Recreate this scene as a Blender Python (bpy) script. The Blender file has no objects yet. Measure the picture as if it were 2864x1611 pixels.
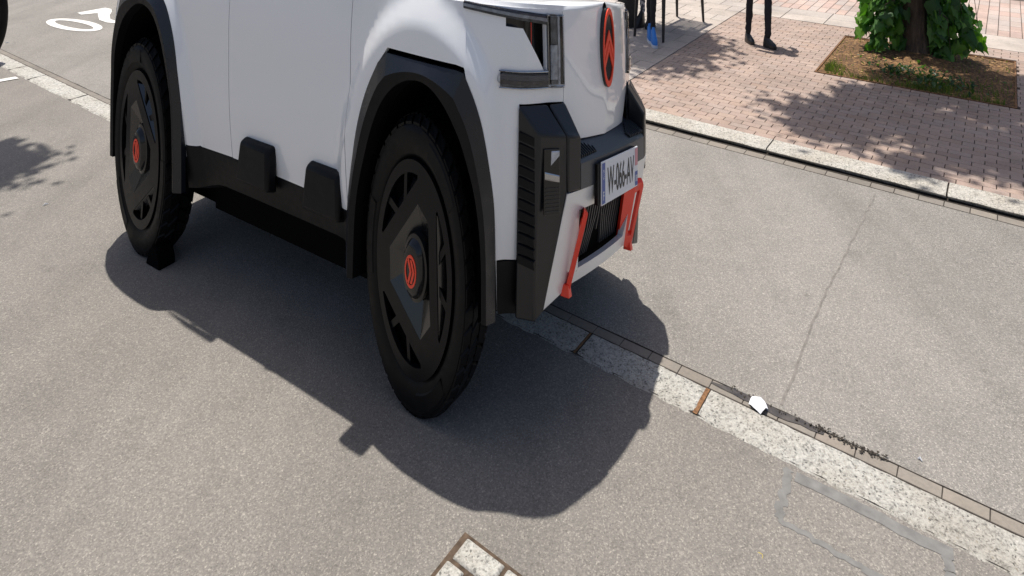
import bpy, bmesh, math, random, bisect
from mathutils import Vector, Matrix
from mathutils.geometry import delaunay_2d_cdt
random.seed(7)
sc = bpy.context.scene
COL = sc.collection
rad = math.radians
# ---------------------------------------------------------------- camera, sky, sun, exposure
S = 2.243                      # every height of the place is stretched by this, as in the photograph
CAM_H = 1.40
cam_d = bpy.data.cameras.new('camera'); cam = bpy.data.objects.new('camera', cam_d); COL.objects.link(cam)
cam.location = (0, 0, CAM_H * S); cam.rotation_euler = (rad(90), 0, 0)
cam_d.sensor_width = 36; cam_d.lens = 36 * 1930 / 2864
cam_d.shift_y = -(805.5 + 440) / 2864
cam_d.clip_start = .05; cam_d.clip_end = 2000
sc.camera = cam
SUN = Vector((-.1636, .4022, S)).normalized()
world = bpy.data.worlds.new('World'); sc.world = world; world.use_nodes = True
wn = world.node_tree.nodes; wl = world.node_tree.links
sky = wn.new('ShaderNodeTexSky'); sky.sky_type = 'NISHITA'; sky.sun_disc = False
sky.sun_elevation = math.asin(SUN.z); sky.sun_rotation = math.atan2(SUN.x, SUN.y)
sky.air_density = .85; sky.dust_density = 3.0; sky.ozone_density = .7
wl.new(sky.outputs[0], wn['Background'].inputs[0]); wn['Background'].inputs[1].default_value = .10
sun_d = bpy.data.lights.new('sun', 'SUN'); sun_d.energy = 4.8; sun_d.angle = rad(.53); sun_d.color = (1, .955, .885)
sun = bpy.data.objects.new('sun', sun_d); COL.objects.link(sun)
sun.rotation_euler = SUN.to_track_quat('Z', 'Y').to_euler(); sun.location = SUN * 40
sc.view_settings.view_transform = 'Standard'; sc.view_settings.look = 'None'
sc.view_settings.gamma = 1; sc.view_settings.exposure = .30; sc.view_settings.use_curve_mapping = False
sc.render.engine = 'CYCLES'; sc.cycles.use_denoising = True; sc.cycles.max_bounces = 8
sc.cycles.caustics_reflective = False; sc.cycles.caustics_refractive = False

# ---------------------------------------------------------------- materials
MATS = {}
class NT:
    def __init__(s, name):
        s.m = bpy.data.materials.new(name); s.m.use_nodes = True
        s.n = s.m.node_tree.nodes; s.l = s.m.node_tree.links
        s.b = s.n['Principled BSDF']; s.co = None; MATS[name] = s.m
    def new(s, t, **k):
        n = s.n.new('ShaderNode' + t)
        for a, v in k.items(): setattr(n, a, v)
        return n
    def set(s, **k):
        for a, v in k.items():
            i = s.b.inputs[a.replace('_', ' ')]
            if hasattr(v, 'links'): s.l.new(v, i)
            elif isinstance(v, (tuple, list)): i.default_value = (*v, 1) if len(v) == 3 else v
            else: i.default_value = v
        return s
    def coord(s, scale=(1, 1, 1), src='Object'):
        t = s.new('TexCoord'); mp = s.new('Mapping'); mp.inputs['Scale'].default_value = scale
        s.l.new(t.outputs[src], mp.inputs[0]); return mp.outputs[0]
    def noise(s, co, scale, detail=3, rough=.6):
        n = s.new('TexNoise'); n.inputs['Scale'].default_value = scale; n.inputs['Detail'].default_value = detail
        n.inputs['Roughness'].default_value = rough; s.l.new(co, n.inputs['Vector']); return n.outputs[0]
    def voro(s, co, scale, feature='F1', out=0):
        n = s.new('TexVoronoi', feature=feature); n.inputs['Scale'].default_value = scale; s.l.new(co, n.inputs['Vector']); return n.outputs[out]
    def ramp(s, fac, stops, interp='LINEAR'):
        r = s.new('ValToRGB'); r.color_ramp.interpolation = interp; e = r.color_ramp.elements
        while len(e) < len(stops): e.new(.5)
        for x, (p, c) in zip(e, stops):
            x.position = p; x.color = (*c, 1) if not isinstance(c, (int, float)) else (c, c, c, 1)
        s.l.new(fac, r.inputs[0]); return r.outputs[0]
    def mix(s, fac, a, b, mode='MIX'):
        m = s.new('Mix', data_type='RGBA', blend_type=mode)
        for i, v in ((0, fac), (6, a), (7, b)):
            if hasattr(v, 'links'): s.l.new(v, m.inputs[i])
            else: m.inputs[i].default_value = v if i == 0 else ((*v, 1) if isinstance(v, tuple) else (v, v, v, 1))
        return m.outputs[2]
    def bump(s, h, strength=.4, dist=.01):
        b = s.new('Bump'); b.inputs['Strength'].default_value = strength; b.inputs['Distance'].default_value = dist
        s.l.new(h, b.inputs['Height']); s.l.new(b.outputs[0], s.b.inputs['Normal']); return s

def plain(name, col, rough=.5, metal=0, coat=0, spec=.5, var=0, vscale=6, rvar=0):
    t = NT(name); t.set(Base_Color=col, Roughness=rough, Metallic=metal)
    t.b.inputs['Specular IOR Level'].default_value = spec
    if coat: t.set(Coat_Weight=coat, Coat_Roughness=.04)
    if var:
        c = t.coord(); n = t.noise(c, vscale, 4)
        t.set(Base_Color=t.ramp(n, [(.3, tuple(x * (1 - var) for x in col)), (.7, tuple(min(1, x * (1 + var)) for x in col))]))
        if rvar: t.set(Roughness=t.ramp(t.noise(c, vscale * 2.7, 5), [(.3, rough - rvar), (.7, rough + rvar)]))
    return t.m

def asphalt(name, base, warm, rot=0.):
    t = NT(name); c = t.coord()
    grit = t.voro(c, 155, out=1)                                  # one tone for each stone chip
    g1 = t.ramp(grit, [(0, tuple(x * .42 for x in base)), (.3, tuple(x * .78 for x in base)), (.65, base), (.86, tuple(x * 1.38 for x in warm)), (1, tuple(min(.8, x * 2.0) for x in warm))])
    mid = t.noise(c, 70, 4, .7); g2 = t.mix(.40, g1, t.ramp(mid, [(.3, tuple(x * .66 for x in base)), (.7, tuple(x * 1.25 for x in warm))]))
    big = t.noise(c, .7, 5, .6); g3 = t.mix(.34, g2, t.ramp(big, [(.32, .72), (.52, .98), (.7, 1.16)]), 'MULTIPLY')
    st = t.noise(c, 3.2, 6, .7); g4 = t.mix(.18, g3, t.ramp(st, [(.36, .6), (.46, .98), (.62, 1.1)]), 'MULTIPLY')
    mp = t.new('Mapping'); mp.inputs['Rotation'].default_value = (0, 0, -PR); mp.inputs['Scale'].default_value = (2.1, .16, 1); t.l.new(c, mp.inputs[0])
    tr = t.noise(mp.outputs[0], 1.0, 4, .55); g4 = t.mix(.5, g4, t.ramp(tr, [(.34, .80), (.5, 1.0), (.64, 1.12)]), 'MULTIPLY')   # bands worn by wheels along the street
    sp = t.voro(c, 1.3); g5 = t.mix(.45, g4, t.ramp(sp, [(.0, .45), (.02, .55), (.035, 1.0)]), 'MULTIPLY')                        # chewing-gum spots
    oil = t.noise(c, 1.6, 3, .5); g5 = t.mix(.35, g5, t.ramp(oil, [(.24, .55), (.33, 1.0)]), 'MULTIPLY')
    t.set(Base_Color=g5, Roughness=.88); t.b.inputs['Specular IOR Level'].default_value = .3
    t.bump(t.voro(c, 155), .5, .006); return t.m
PR = rad(54.18)
asphalt('asphalt', (.190, .177, .161), (.219, .200, .176))
asphalt('asphalt_lane', (.214, .201, .185), (.242, .225, .202))

def granite(name, base, k=1.0):
    t = NT(name); c = t.coord()
    v = t.voro(c, 120, out=1)
    g = t.ramp(v, [(0, tuple(x * .22 for x in base)), (.14, tuple(x * .55 for x in base)), (.25, base), (.75, tuple(min(.85, x * 1.25) for x in base)), (1, (.30, .27, .22))])
    n = t.noise(c, 42, 6, .75); g = t.mix(.7, g, t.ramp(n, [(.36, .30), (.48, .86), (.66, 1.2)]), 'MULTIPLY')
    w = t.noise(c, 2.1, 5); g = t.mix(.4, g, t.ramp(w, [(.35, (.6, .52, .42)), (.6, (1, 1, 1))]), 'MULTIPLY')
    t.set(Base_Color=g, Roughness=.85); t.bump(n, .9, .012 * k); return t.m
granite('granite_rough', (.43, .418, .385), 1.6)
granite('granite_kerb', (.40, .38, .34), .7)
granite('granite_drain', (.36, .35, .32), .5)

def stone_random(name, cols, rough=.85, fine=60, stain=.6):
    t = NT(name); c = t.coord(); g = t.new('NewGeometry'); oi = t.new('ObjectInfo')
    ad = t.new('Math', operation='ADD'); t.l.new(g.outputs['Random Per Island'], ad.inputs[0]); t.l.new(oi.outputs['Random'], ad.inputs[1])
    fr = t.new('Math', operation='FRACT'); t.l.new(ad.outputs[0], fr.inputs[0])
    k = t.ramp(fr.outputs[0], [(i / max(1, len(cols) - 1), x) for i, x in enumerate(cols)])
    geo = t.new('Mapping'); t.l.new(g.outputs['Position'], geo.inputs[0])
    n = t.noise(geo.outputs[0], fine, 5, .7); k = t.mix(.5, k, t.ramp(n, [(.3, .66), (.55, 1.0), (.75, 1.16)]), 'MULTIPLY')
    w = t.noise(geo.outputs[0], 1.3, 5); k = t.mix(stain, k, t.ramp(w, [(.34, .62), (.55, 1.0), (.7, 1.08)]), 'MULTIPLY')
    t.set(Base_Color=k, Roughness=rough); t.bump(n, .35, .004); return t.m
stone_random('paver', [(.32, .228, .180), (.345, .255, .205), (.30, .228, .190), (.365, .277, .228), (.325, .238, .195), (.335, .262, .224), (.285, .208, .168)])
stone_random('slab', [(.40, .345, .30), (.43, .375, .33), (.375, .33, .295)], fine=30)
stone_random('tile', [(.45, .33, .275), (.41, .30, .255), (.40, .34, .305), (.47, .355, .30)], fine=40)
stone_random('gutter_brick', [(.20, .178, .152), (.225, .197, .165), (.185, .165, .143), (.215, .186, .155)], fine=50)
plain('bedding', (.075, .06, .048), .95, var=.4, vscale=30)
plain('joint_dark', (.028, .022, .017), .95, var=.5, vscale=40)
plain('drain_joint', (.075, .05, .032), .95, var=.5, vscale=30)
plain('rust_dirt', (.17, .085, .038), .95, var=.5, vscale=60)
plain('tar_seal', (.142, .138, .132), .75, var=.25, vscale=14)
plain('crack', (.155, .142, .128), .9, var=.3, vscale=20)
plain('road_paint', (.60, .585, .555), .8, var=.12, vscale=25)
t = NT('wet'); c = t.coord(); t.set(Base_Color=t.ramp(t.noise(c, 25, 4), [(.3, (.035, .03, .026)), (.7, (.09, .078, .065))]), Roughness=.06); t.b.inputs['Specular IOR Level'].default_value = .9
t = NT('soil'); c = t.coord()
n = t.voro(c, 38, out=1); k = t.ramp(n, [(0, (.05, .028, .014)), (.4, (.125, .066, .03)), (.7, (.21, .112, .045)), (.9, (.30, .175, .07)), (1, (.40, .29, .14))])
k = t.mix(.6, k, t.ramp(t.noise(c, 3, 5), [(.35, .5), (.6, 1.1)]), 'MULTIPLY'); t.set(Base_Color=k, Roughness=.95); t.bump(t.noise(c, 45, 5), .9, .03)
t = NT('bark'); c = t.coord((1, 1, .25)); n = t.noise(c, 14, 6, .7); t.set(Base_Color=t.ramp(n, [(.3, (.03, .02, .014)), (.55, (.10, .068, .045)), (.75, (.17, .125, .085))]), Roughness=.95); t.bump(n, 1, .05)

def leafmat(name, cols, rough=.42):
    t = NT(name); g = t.new('NewGeometry'); oi = t.new('ObjectInfo')
    ad = t.new('Math', operation='ADD'); t.l.new(g.outputs['Random Per Island'], ad.inputs[0]); t.l.new(oi.outputs['Random'], ad.inputs[1])
    fr = t.new('Math', operation='FRACT'); t.l.new(ad.outputs[0], fr.inputs[0])
    k = t.ramp(fr.outputs[0], [(i / (len(cols) - 1), x) for i, x in enumerate(cols)])
    t.set(Base_Color=k, Roughness=rough)
    tr = t.new('BsdfTranslucent'); t.l.new(t.mix(1, k, (1.6, 1.9, .5), 'MULTIPLY'), tr.inputs[0])
    mx = t.new('MixShader'); mx.inputs[0].default_value = .45
    t.l.new(t.b.outputs[0], mx.inputs[1]); t.l.new(tr.outputs[0], mx.inputs[2]); t.l.new(mx.outputs[0], t.n['Material Output'].inputs[0]); return t.m
leafmat('ivy', [(.022, .07, .014), (.045, .13, .025), (.08, .20, .035), (.15, .30, .05), (.035, .10, .022), (.10, .24, .045)])
leafmat('cover_leaf', [(.02, .05, .018), (.04, .095, .03), (.07, .14, .05)])
leafmat('grass', [(.10, .16, .03), (.16, .19, .05), (.07, .12, .03), (.22, .20, .08)], .6)
leafmat('crown_leaf', [(.03, .085, .018), (.05, .12, .025), (.08, .16, .035)])
plain('dry_leaf', (.42, .33, .08), .6)

t = NT('car_paint'); c = t.coord(); t.set(Base_Color=(.88, .885, .89), Roughness=.30, Coat_Weight=1.0, Coat_Roughness=.02, Coat_IOR=1.6); t.b.inputs['Specular IOR Level'].default_value = .55
t.bump(t.noise(c, 2.2, 2), .02, .02)
plain('bumper_plastic', (.0038, .0055, .0088), .36, spec=.5, var=.1, vscale=9, rvar=.04)
plain('black_plastic', (.0028, .0030, .0042), .5, spec=.2, var=.12, vscale=9, rvar=.06)
plain('grey_plastic', (.0075, .0095, .0145), .30, spec=.5, var=.1, vscale=6, rvar=.05)
plain('under_black', (.003, .003, .003), .95, spec=.05)
plain('tyre_rubber', (.0026, .0027, .0034), .5, spec=.2, var=.3, vscale=9, rvar=.08)
plain('cover_dark', (.0026, .0030, .0045), .34, spec=.22, var=.15, vscale=8, rvar=.07)
plain('cover_facet', (.006, .0065, .008), .20, spec=.9); plain('gloss_black', (.008, .008, .009), .12)
plain('signal_red', (.93, .045, .018), .38, coat=.3)
plain('emblem_red', (.97, .075, .03), .35)
plain('silver', (.80, .80, .80), .32, metal=.25, var=.05, vscale=3, rvar=.05)
plain('plate_white', (.76, .77, .80), .35)
plain('plate_blue', (.05, .10, .36), .4); plain('plate_black', (.015, .015, .018), .5); plain('plate_pink', (.72, .32, .36), .5)
plain('shelf_sky_plastic', (.034, .041, .053), .35); plain('slat_grey', (.030, .031, .034), .45); plain('seam_dark', (.012, .012, .012), .8)  # shelf colour lightened to blue-grey to stand in for sky reflection
plain('chrome_grey', (.42, .43, .45), .12, metal=1); plain('lamp_grey', (.026, .032, .044), .10, spec=.9, var=.75, vscale=26); plain('lamp_navy', (.020, .032, .060), .08, spec=.9); plain('lamp_brown', (.075, .062, .058), .12, var=.6, vscale=40); plain('lamp_mid', (.10, .105, .115), .12, metal=.5, var=.5, vscale=30); plain('lamp_pale', (.42, .44, .48), .12, metal=.3, var=.4, vscale=24)
t = NT('lamp_glass')
tr = t.new('BsdfTransparent'); tr.inputs[0].default_value = (.93, .95, .98, 1); gl = t.new('BsdfGlossy'); gl.inputs['Roughness'].default_value = .015; fz = t.new('Fresnel'); fz.inputs[0].default_value = 1.32
mx = t.new('MixShader'); t.l.new(fz.outputs[0], mx.inputs[0]); t.l.new(tr.outputs[0], mx.inputs[1]); t.l.new(gl.outputs[0], mx.inputs[2]); t.l.new(mx.outputs[0], t.n['Material Output'].inputs[0])
t = NT('window_glass')
tr = t.new('BsdfTransparent'); tr.inputs[0].default_value = (.30, .38, .33, 1); gl = t.new('BsdfGlossy'); gl.inputs['Roughness'].default_value = .02
mx = t.new('MixShader'); mx.inputs[0].default_value = .12; t.l.new(tr.outputs[0], mx.inputs[1]); t.l.new(gl.outputs[0], mx.inputs[2]); t.l.new(mx.outputs[0], t.n['Material Output'].inputs[0])
plain('trousers_black', (.012, .012, .016), .85, var=.3, vscale=20); plain('shirt_dark', (.05, .055, .07), .9); plain('skin', (.50, .30, .22), .55)
plain('hair', (.03, .02, .014), .6); plain('shoe_black', (.016, .017, .02), .35); plain('shoe_blue', (.03, .20, .62), .5); plain('sole_white', (.62, .66, .72), .6)
t = NT('patterned_cloth'); c = t.coord(); v = t.voro(c, 28, out=1); t.set(Base_Color=t.ramp(v, [(.45, (.62, .60, .60)), (.5, (.10, .10, .13))], 'CONSTANT'), Roughness=.9)
plain('bench_dark', (.022, .02, .02), .5, var=.3, vscale=12); plain('bag_dark', (.018, .017, .016), .5, var=.4, vscale=14)
plain('paper_white', (.82, .83, .86), .8); plain('car_dark', (.015, .016, .02), .25, coat=1)
plain('wheel_alloy', (.35, .36, .38), .3, metal=.9)
M = MATS

# ---------------------------------------------------------------- mesh helpers (x, y, real height w)
class MB:
    def __init__(s): s.v = []; s.f = []
    def add(s, vs, fs):
        b = len(s.v); s.v += [tuple(x) for x in vs]; s.f += [tuple(i + b for i in q) for q in fs]; return s
    def box(s, x0, x1, y0, y1, z0, z1):
        return s.add([(x, y, z) for z in (z0, z1) for y in (y0, y1) for x in (x0, x1)], [(0, 2, 3, 1), (4, 5, 7, 6), (0, 1, 5, 4), (2, 6, 7, 3), (0, 4, 6, 2), (1, 3, 7, 5)])
    def hexa(s, p): # 8 points: bottom four ring, top four ring
        return s.add(p, [(3, 2, 1, 0), (4, 5, 6, 7), (0, 1, 5, 4), (1, 2, 6, 5), (2, 3, 7, 6), (3, 0, 4, 7)])
    def prism(s, a, b):
        n = len(a); return s.add(list(a) + list(b), [tuple(range(n))[::-1], tuple(range(n, 2 * n))] + [(i, (i + 1) % n, n + (i + 1) % n, n + i) for i in range(n)])
    def loft(s, rings, closed=False, cap=False):
        n = len(rings[0]); m = n if closed else n - 1
        vs = [p for r in rings for p in r]
        fs = [(k * n + i, k * n + (i + 1) % n, (k + 1) * n + (i + 1) % n, (k + 1) * n + i) for k in range(len(rings) - 1) for i in range(m)]
        if cap: fs += [tuple(range(n))[::-1], tuple(range((len(rings) - 1) * n, len(rings) * n))]
        return s.add(vs, fs)
    def tube(s, pts, r, n=8, sq=1):
        rings = []
        for i, p in enumerate(pts):
            p = Vector(p); d = (Vector(pts[min(i + 1, len(pts) - 1)]) - Vector(pts[max(i - 1, 0)])).normalized()
            a = d.cross(Vector((0, 0, 1)) if abs(d.z) < .9 else Vector((1, 0, 0))).normalized(); b = d.cross(a)
            q = r[i] if isinstance(r, (list, tuple)) else r
            rings.append([tuple(p + a * q * math.cos(2 * math.pi * k / n) + b * q * math.sin(2 * math.pi * k / n)) for k in range(n)])
        return s.loft(rings, True, True)
    def build(s, name, mat, parent=None, xf=None, smooth=None, bevel=0, recalc=True, loc=None):
        me = bpy.data.meshes.new(name)
        vs = [xf(*p) for p in s.v] if xf else [(p[0], p[1], p[2] * S) for p in s.v]
        me.from_pydata(vs, [], s.f)
        if recalc:
            bm = bmesh.new(); bm.from_mesh(me); bmesh.ops.recalc_face_normals(bm, faces=bm.faces); bm.to_mesh(me); bm.free()
        return link(name, me, mat, parent, smooth, bevel, loc)
def link(name, me, mat, parent=None, smooth=None, bevel=0, loc=None):
    o = bpy.data.objects.new(name, me); COL.objects.link(o)
    if mat is not None: me.materials.append(M[mat] if isinstance(mat, str) else mat)
    if smooth is not None and len(me.polygons):
        me.polygons.foreach_set('use_smooth', [True] * len(me.polygons)); me.set_sharp_from_angle(angle=rad(smooth))
    if bevel:
        b = o.modifiers.new('Bevel', 'BEVEL'); b.width = bevel; b.segments = 2; b.limit_method = 'ANGLE'; b.angle_limit = rad(35)
    if parent is not None: o.parent = parent
    if loc is not None: o.location = loc
    return o
def tag(o, label=None, cat=None, group=None, kind=None):
    if label: o['label'] = label
    if cat: o['category'] = cat
    if group: o['group'] = group
    if kind: o['kind'] = kind
    return o
def empty(name, loc=(0, 0, 0), rz=0):
    o = bpy.data.objects.new(name, None); COL.objects.link(o); o.location = loc; o.rotation_euler = (0, 0, rz); o.empty_display_size = .2; return o
def inpoly(x, y, P):
    r = False; j = len(P) - 1
    for i in range(len(P)):
        a, b = P[i]; c, d = P[j]
        if (b > y) != (d > y) and x < (c - a) * (y - b) / (d - b) + a: r = not r
        j = i
    return r
def densify(P, h):
    o = []
    for (a, b), (c, d) in zip(P, P[1:] + P[:1]):
        n = max(1, int(math.hypot(c - a, d - b) / h + .5)); o += [(a + (c - a) * k / n, b + (d - b) * k / n) for k in range(n)]
    return o
def tri(outline, holes=(), h=.04):
    """triangulated area with an inner grid; returns 2-D points, triangles, boundary edges"""
    loops = [densify(list(outline), h)] + [densify(list(q), h) for q in holes]
    pts = []; ed = []
    for L in loops:
        b = len(pts); pts += L; ed += [(b + i, b + (i + 1) % len(L)) for i in range(len(L))]
    nb = len(pts); bd = pts[:]
    x0, x1 = min(p[0] for p in pts), max(p[0] for p in pts); y0, y1 = min(p[1] for p in pts), max(p[1] for p in pts)
    y = y0 + h / 2
    while y < y1:
        x = x0 + h / 2
        while x < x1:
            if inpoly(x, y, loops[0]) and not any(inpoly(x, y, q) for q in loops[1:]) and min((x - a) ** 2 + (y - b) ** 2 for a, b in bd) > (h * .45) ** 2: pts.append((x, y))
            x += h
        y += h
    r = delaunay_2d_cdt([Vector(p) for p in pts], ed, [], 0, 1e-6)
    V = [(p.x, p.y) for p in r[0]]; F = []
    for q in r[2]:
        cx = sum(V[i][0] for i in q) / len(q); cy = sum(V[i][1] for i in q) / len(q)
        if inpoly(cx, cy, loops[0]) and not any(inpoly(cx, cy, k) for k in loops[1:]): F.append(tuple(q))
    cnt = {}
    for q in F:
        for i in range(len(q)):
            e = (q[i], q[(i + 1) % len(q)]); cnt.setdefault(tuple(sorted(e)), []).append(e)
    return V, F, [e[0] for e in cnt.values() if len(e) == 1]

# ---------------------------------------------------------------- street frame: n across (away), d along (to the far left)
PR = rad(54.18); CN, SN = math.cos(PR), math.sin(PR)
def RW(d, n): return (n * CN - d * SN, n * SN + d * CN)
def rxf(n, d, w): x, y = RW(d, n); return (x, y, w * S)           # MB points given as (n, d, w)
road = MB().add([(-150, -150, 0), (7.2, -150, 0), (7.2, 150, 0), (-150, 150, 0)], [(0, 1, 2, 3)]).build('road', 'asphalt', xf=rxf); tag(road, kind='structure')
lane = MB().add([(3.955, -60, .0014), (7.003, -60, .0014), (7.003, 60, .0014), (3.955, 60, .0014)], [(0, 1, 2, 3)]).build('bus_lane', 'asphalt_lane', xf=rxf); lane.name = 'lane'; tag(lane, kind='structure')
W1 = .024                                                          # top of the pavement
pav = MB().add([(7.2, -150, -.01), (150, -150, -.01), (150, 150, -.01), (7.2, 150, -.01), (7.2, -150, W1 - .009), (150, -150, W1 - .009), (150, 150, W1 - .009), (7.2, 150, W1 - .009)], [(0, 3, 7, 4), (4, 5, 6, 7)]).build('pavement', 'bedding', xf=rxf); tag(pav, kind='structure')
# ---- laid pieces: a chamfered stone whose mesh is shared by all alike pieces
def stone_mesh(name, a, b, h, ch, mat):
    """a along d, b along n, real height h below its top"""
    v = []
    for k, z in ((0, -h), (0, -ch * .7), (ch, 0)):
        v += [(-b / 2 + k, -a / 2 + k, z * S), (b / 2 - k, -a / 2 + k, z * S), (b / 2 - k, a / 2 - k, z * S), (-b / 2 + k, a / 2 - k, z * S)]
    f = [(r * 4 + i, r * 4 + (i + 1) % 4, r * 4 + 4 + (i + 1) % 4, r * 4 + 4 + i) for r in (0, 1) for i in range(4)] + [(8, 9, 10, 11)]
    me = bpy.data.meshes.new(name); me.from_pydata(v, [], f); me.materials.append(M[mat]); return me
def lay(name, me, d, n, w, parent, tilt=.006, rz=0):
    o = bpy.data.objects.new(name, me); COL.objects.link(o); x, y = RW(d, n); o.location = (x, y, w * S)
    o.rotation_euler = (random.gauss(0, tilt), random.gauss(0, tilt), PR + rz); o.parent = parent; return o
def lay_rest(name, me, spots, parent, mat, tilt=.006):
    mb = MB(); vs = [Vector(q.co) for q in me.vertices]; fs = [tuple(q.vertices) for q in me.polygons]; V = []; F = []
    for d, n, w, ky in spots:
        x, y = RW(d, n); R = Matrix.Translation((x, y, w * S)) @ Matrix.Rotation(PR, 4, 'Z') @ Matrix.Scale(ky, 4, (0, 1, 0)) @ Matrix.Rotation(random.gauss(0, tilt), 4, 'X') @ Matrix.Rotation(random.gauss(0, tilt), 4, 'Y')
        b = len(V); V += [tuple(R @ q) for q in vs]; F += [tuple(i + b for i in q) for q in fs]
    m2 = bpy.data.meshes.new(name); m2.from_pydata(V, [], F); return tag(link(name, m2, mat, parent), kind='stuff')
def seen(d, n, w=.04):
    x, y = RW(d, n)
    if y < 2: return False
    px = 1432 + 1930 * x / y; py = -440 + S * 1930 * (CAM_H - w) / y
    return -40 < px < 2904 and -40 < py < 1650
PIT = (-.05, 2.12, 9.95, 12.02)
# kerb along the pavement: long granite stones, dark sheet for brick joints and painted toe shade
kerb = MB().add([(7.006, -40, .003), (7.18, -40, .003), (7.18, 40, .003), (7.006, 40, .003)], [(0, 1, 2, 3)]).build('kerb', 'joint_dark', xf=rxf); tag(kerb, kind='structure')
d = .45 - 1.54 * 3
edges = [-6.5, -4.6, -3.1, -1.08, .45, 1.99, 3.55, 5.1, 6.6, 8.2, 9.7]
for a, b in zip(edges, edges[1:]):
    mb = MB(); L = b - a - .014; n0, n1 = 7.13, 7.405
    j = [random.uniform(-.008, .008) for _ in range(24)]
    K = 14; rings = []
    for i in range(K + 1):
        dd = a + .007 + L * i / K; e = random.uniform(-.006, .004)
        rings.append([(n0 + .045, dd, -.005), (n0 + .040, dd, .0125 + e * .25), (n0 + e + .004, dd, .016 + e * .25), (n0 + e, dd, W1 - .003), (n0 + .018 + e, dd, W1 + .003), (n1 - .01, dd, W1 + .003), (n1, dd, W1 - .004), (n1, dd, -.005)])
    mb.loft(rings, False, True); mb.build('kerb_stone', 'granite_kerb', kerb, rxf, 40)
me = stone_mesh('gutter_brick', .184, .098, .004, .0015, 'gutter_brick')
for k in range(-14, 50): lay('gutter_brick', me, .94 + .19 * k, 7.047, .0040, kerb, .004)
# flush granite strip between road and lane, with its row of small bricks
strip = MB().add([(3.660, -30, .0018), (3.960, -30, .0018), (3.960, 40, .0018), (3.660, 40, .0018)], [(0, 1, 2, 3)]).build('granite_strip', 'joint_dark', xf=rxf); tag(strip, kind='structure')
edges = [-3.1, -1.75, -.35, 1.4, 2.17, 3.4, 4.7, 5.6, 6.9, 8.1, 9.3, 10.55, 11.2, 12.3, 13.6, 15]
for a, b in zip(edges, edges[1:]):
    mb = MB(); K = max(6, int((b - a) / .045)); rings = []
    for i in range(K + 1):
        dd = a + .013 + (b - a - .026) * i / K; t0 = .006 if i in (0, K) else 0
        e0, e1 = random.uniform(-.007, .007), random.uniform(-.003, .003)
        rings.append([(3.645 + e0 + t0, dd, -.001), (3.664 + e0 + t0, dd, .0026 - t0 * .2)] + [(3.70 + .04 * q, dd, .0042 + random.uniform(-.0010, .0010) - t0 * .2) for q in range(4)] + [(3.866 + e1, dd, .0042 - t0 * .2), (3.872 + e1, dd, .0015)])
    mb.loft(rings, False, True); mb.build('kerb_stone', 'granite_rough', strip, rxf, 50)
me = stone_mesh('gutter_brick', .186, .070, .004, .0015, 'gutter_brick')
for k in range(-12, 66):
    lay('gutter_brick', me, 1.5 + .19 * k, 3.913, .0034, strip, .004)
for (a, b) in ((1.405, .012), (2.172, .007)):                         # rusty dirt in the open joints
    MB().add([(3.66, a - b, .0032), (3.87, a - b, .0032), (3.87, a + b, .0032), (3.66, a + b, .0032)], [(0, 1, 2, 3)]).build('joint_dirt', 'rust_dirt', strip, rxf)
# pavement: small pavers in stretcher bond, a slab border, tiles behind
pm = stone_mesh('paver', .1945, .0986, .012, .003, 'paver')
spots = []
r = 0; n = 7.408 + .05
while n < 12.62:
    segs = [(-6.0, 4.0)]
    if PIT[2] - .062 < n < PIT[3] + .062: segs = [(-6.0, PIT[0] - .02), (PIT[1] + .02, 4.0)]
    off = (.1 if r % 2 else 0) + random.uniform(-.006, .006)
    for a, b in segs:
        k = math.floor((a - off) / .2)
        while off + k * .2 < b:
            x0 = max(a, off + k * .2); x1 = min(b, off + k * .2 + .2)
            if x1 - x0 > .03: spots.append(((x0 + x1) / 2, n, W1 + random.gauss(0, .0005), (x1 - x0 - .0055) / .1945))
            k += 1
    n += .1; r += 1
vis = sorted([q for q in spots if seen(q[0], q[1])], key=lambda q: RW(q[0], q[1])[1]); near = vis[:300]; ns = set(near)
for q in near: lay('paver', pm, q[0], q[1], q[2], pav).scale.y = q[3]
lay_rest('distant_pavers', pm, [q for q in spots if q not in ns], pav, 'paver')
sm = stone_mesh('slab', .485, .392, .012, .003, 'slab'); tm = stone_mesh('tile', .152, .392, .012, .003, 'tile')
n = 7.408 + .2; r = 0
while n < 17:
    d = 4.005 + (.125 if r % 2 else .2475)
    if r % 2: lay('slab', sm, d, n, W1 + .0005, pav, .002).scale.y = .49; d += .37
    else: lay('slab', sm, d, n, W1 + .0005, pav, .002); d += .495
    while d < 9.5: lay('slab', sm, d, n, W1 + .0005, pav, .002); d += .495
    n += .4; r += 1
bm_ = stone_mesh('slab', .70, .425, .012, .003, 'slab')
for n in (12.85, 13.28):
    d = 3.645 - .71 * 13
    while d < 3.7: lay('slab', bm_, d, n, W1, pav, .002); d += .71
n = 13.7; r = 0; tsp = []
while n < 16.6:
    d = -6.0
    while d < 3.95: tsp.append((d, n, W1, 1)); d += .16
    n += .4; r += 1
tv = [q for q in tsp if seen(q[0], q[1])]; ts = set(tv[:300])
for q in tv[:300]: lay('tile', tm, q[0], q[1], q[2], pav, .003)
lay_rest('distant_tiles', tm, [q for q in tsp if q not in ts], pav, 'tile')
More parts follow.
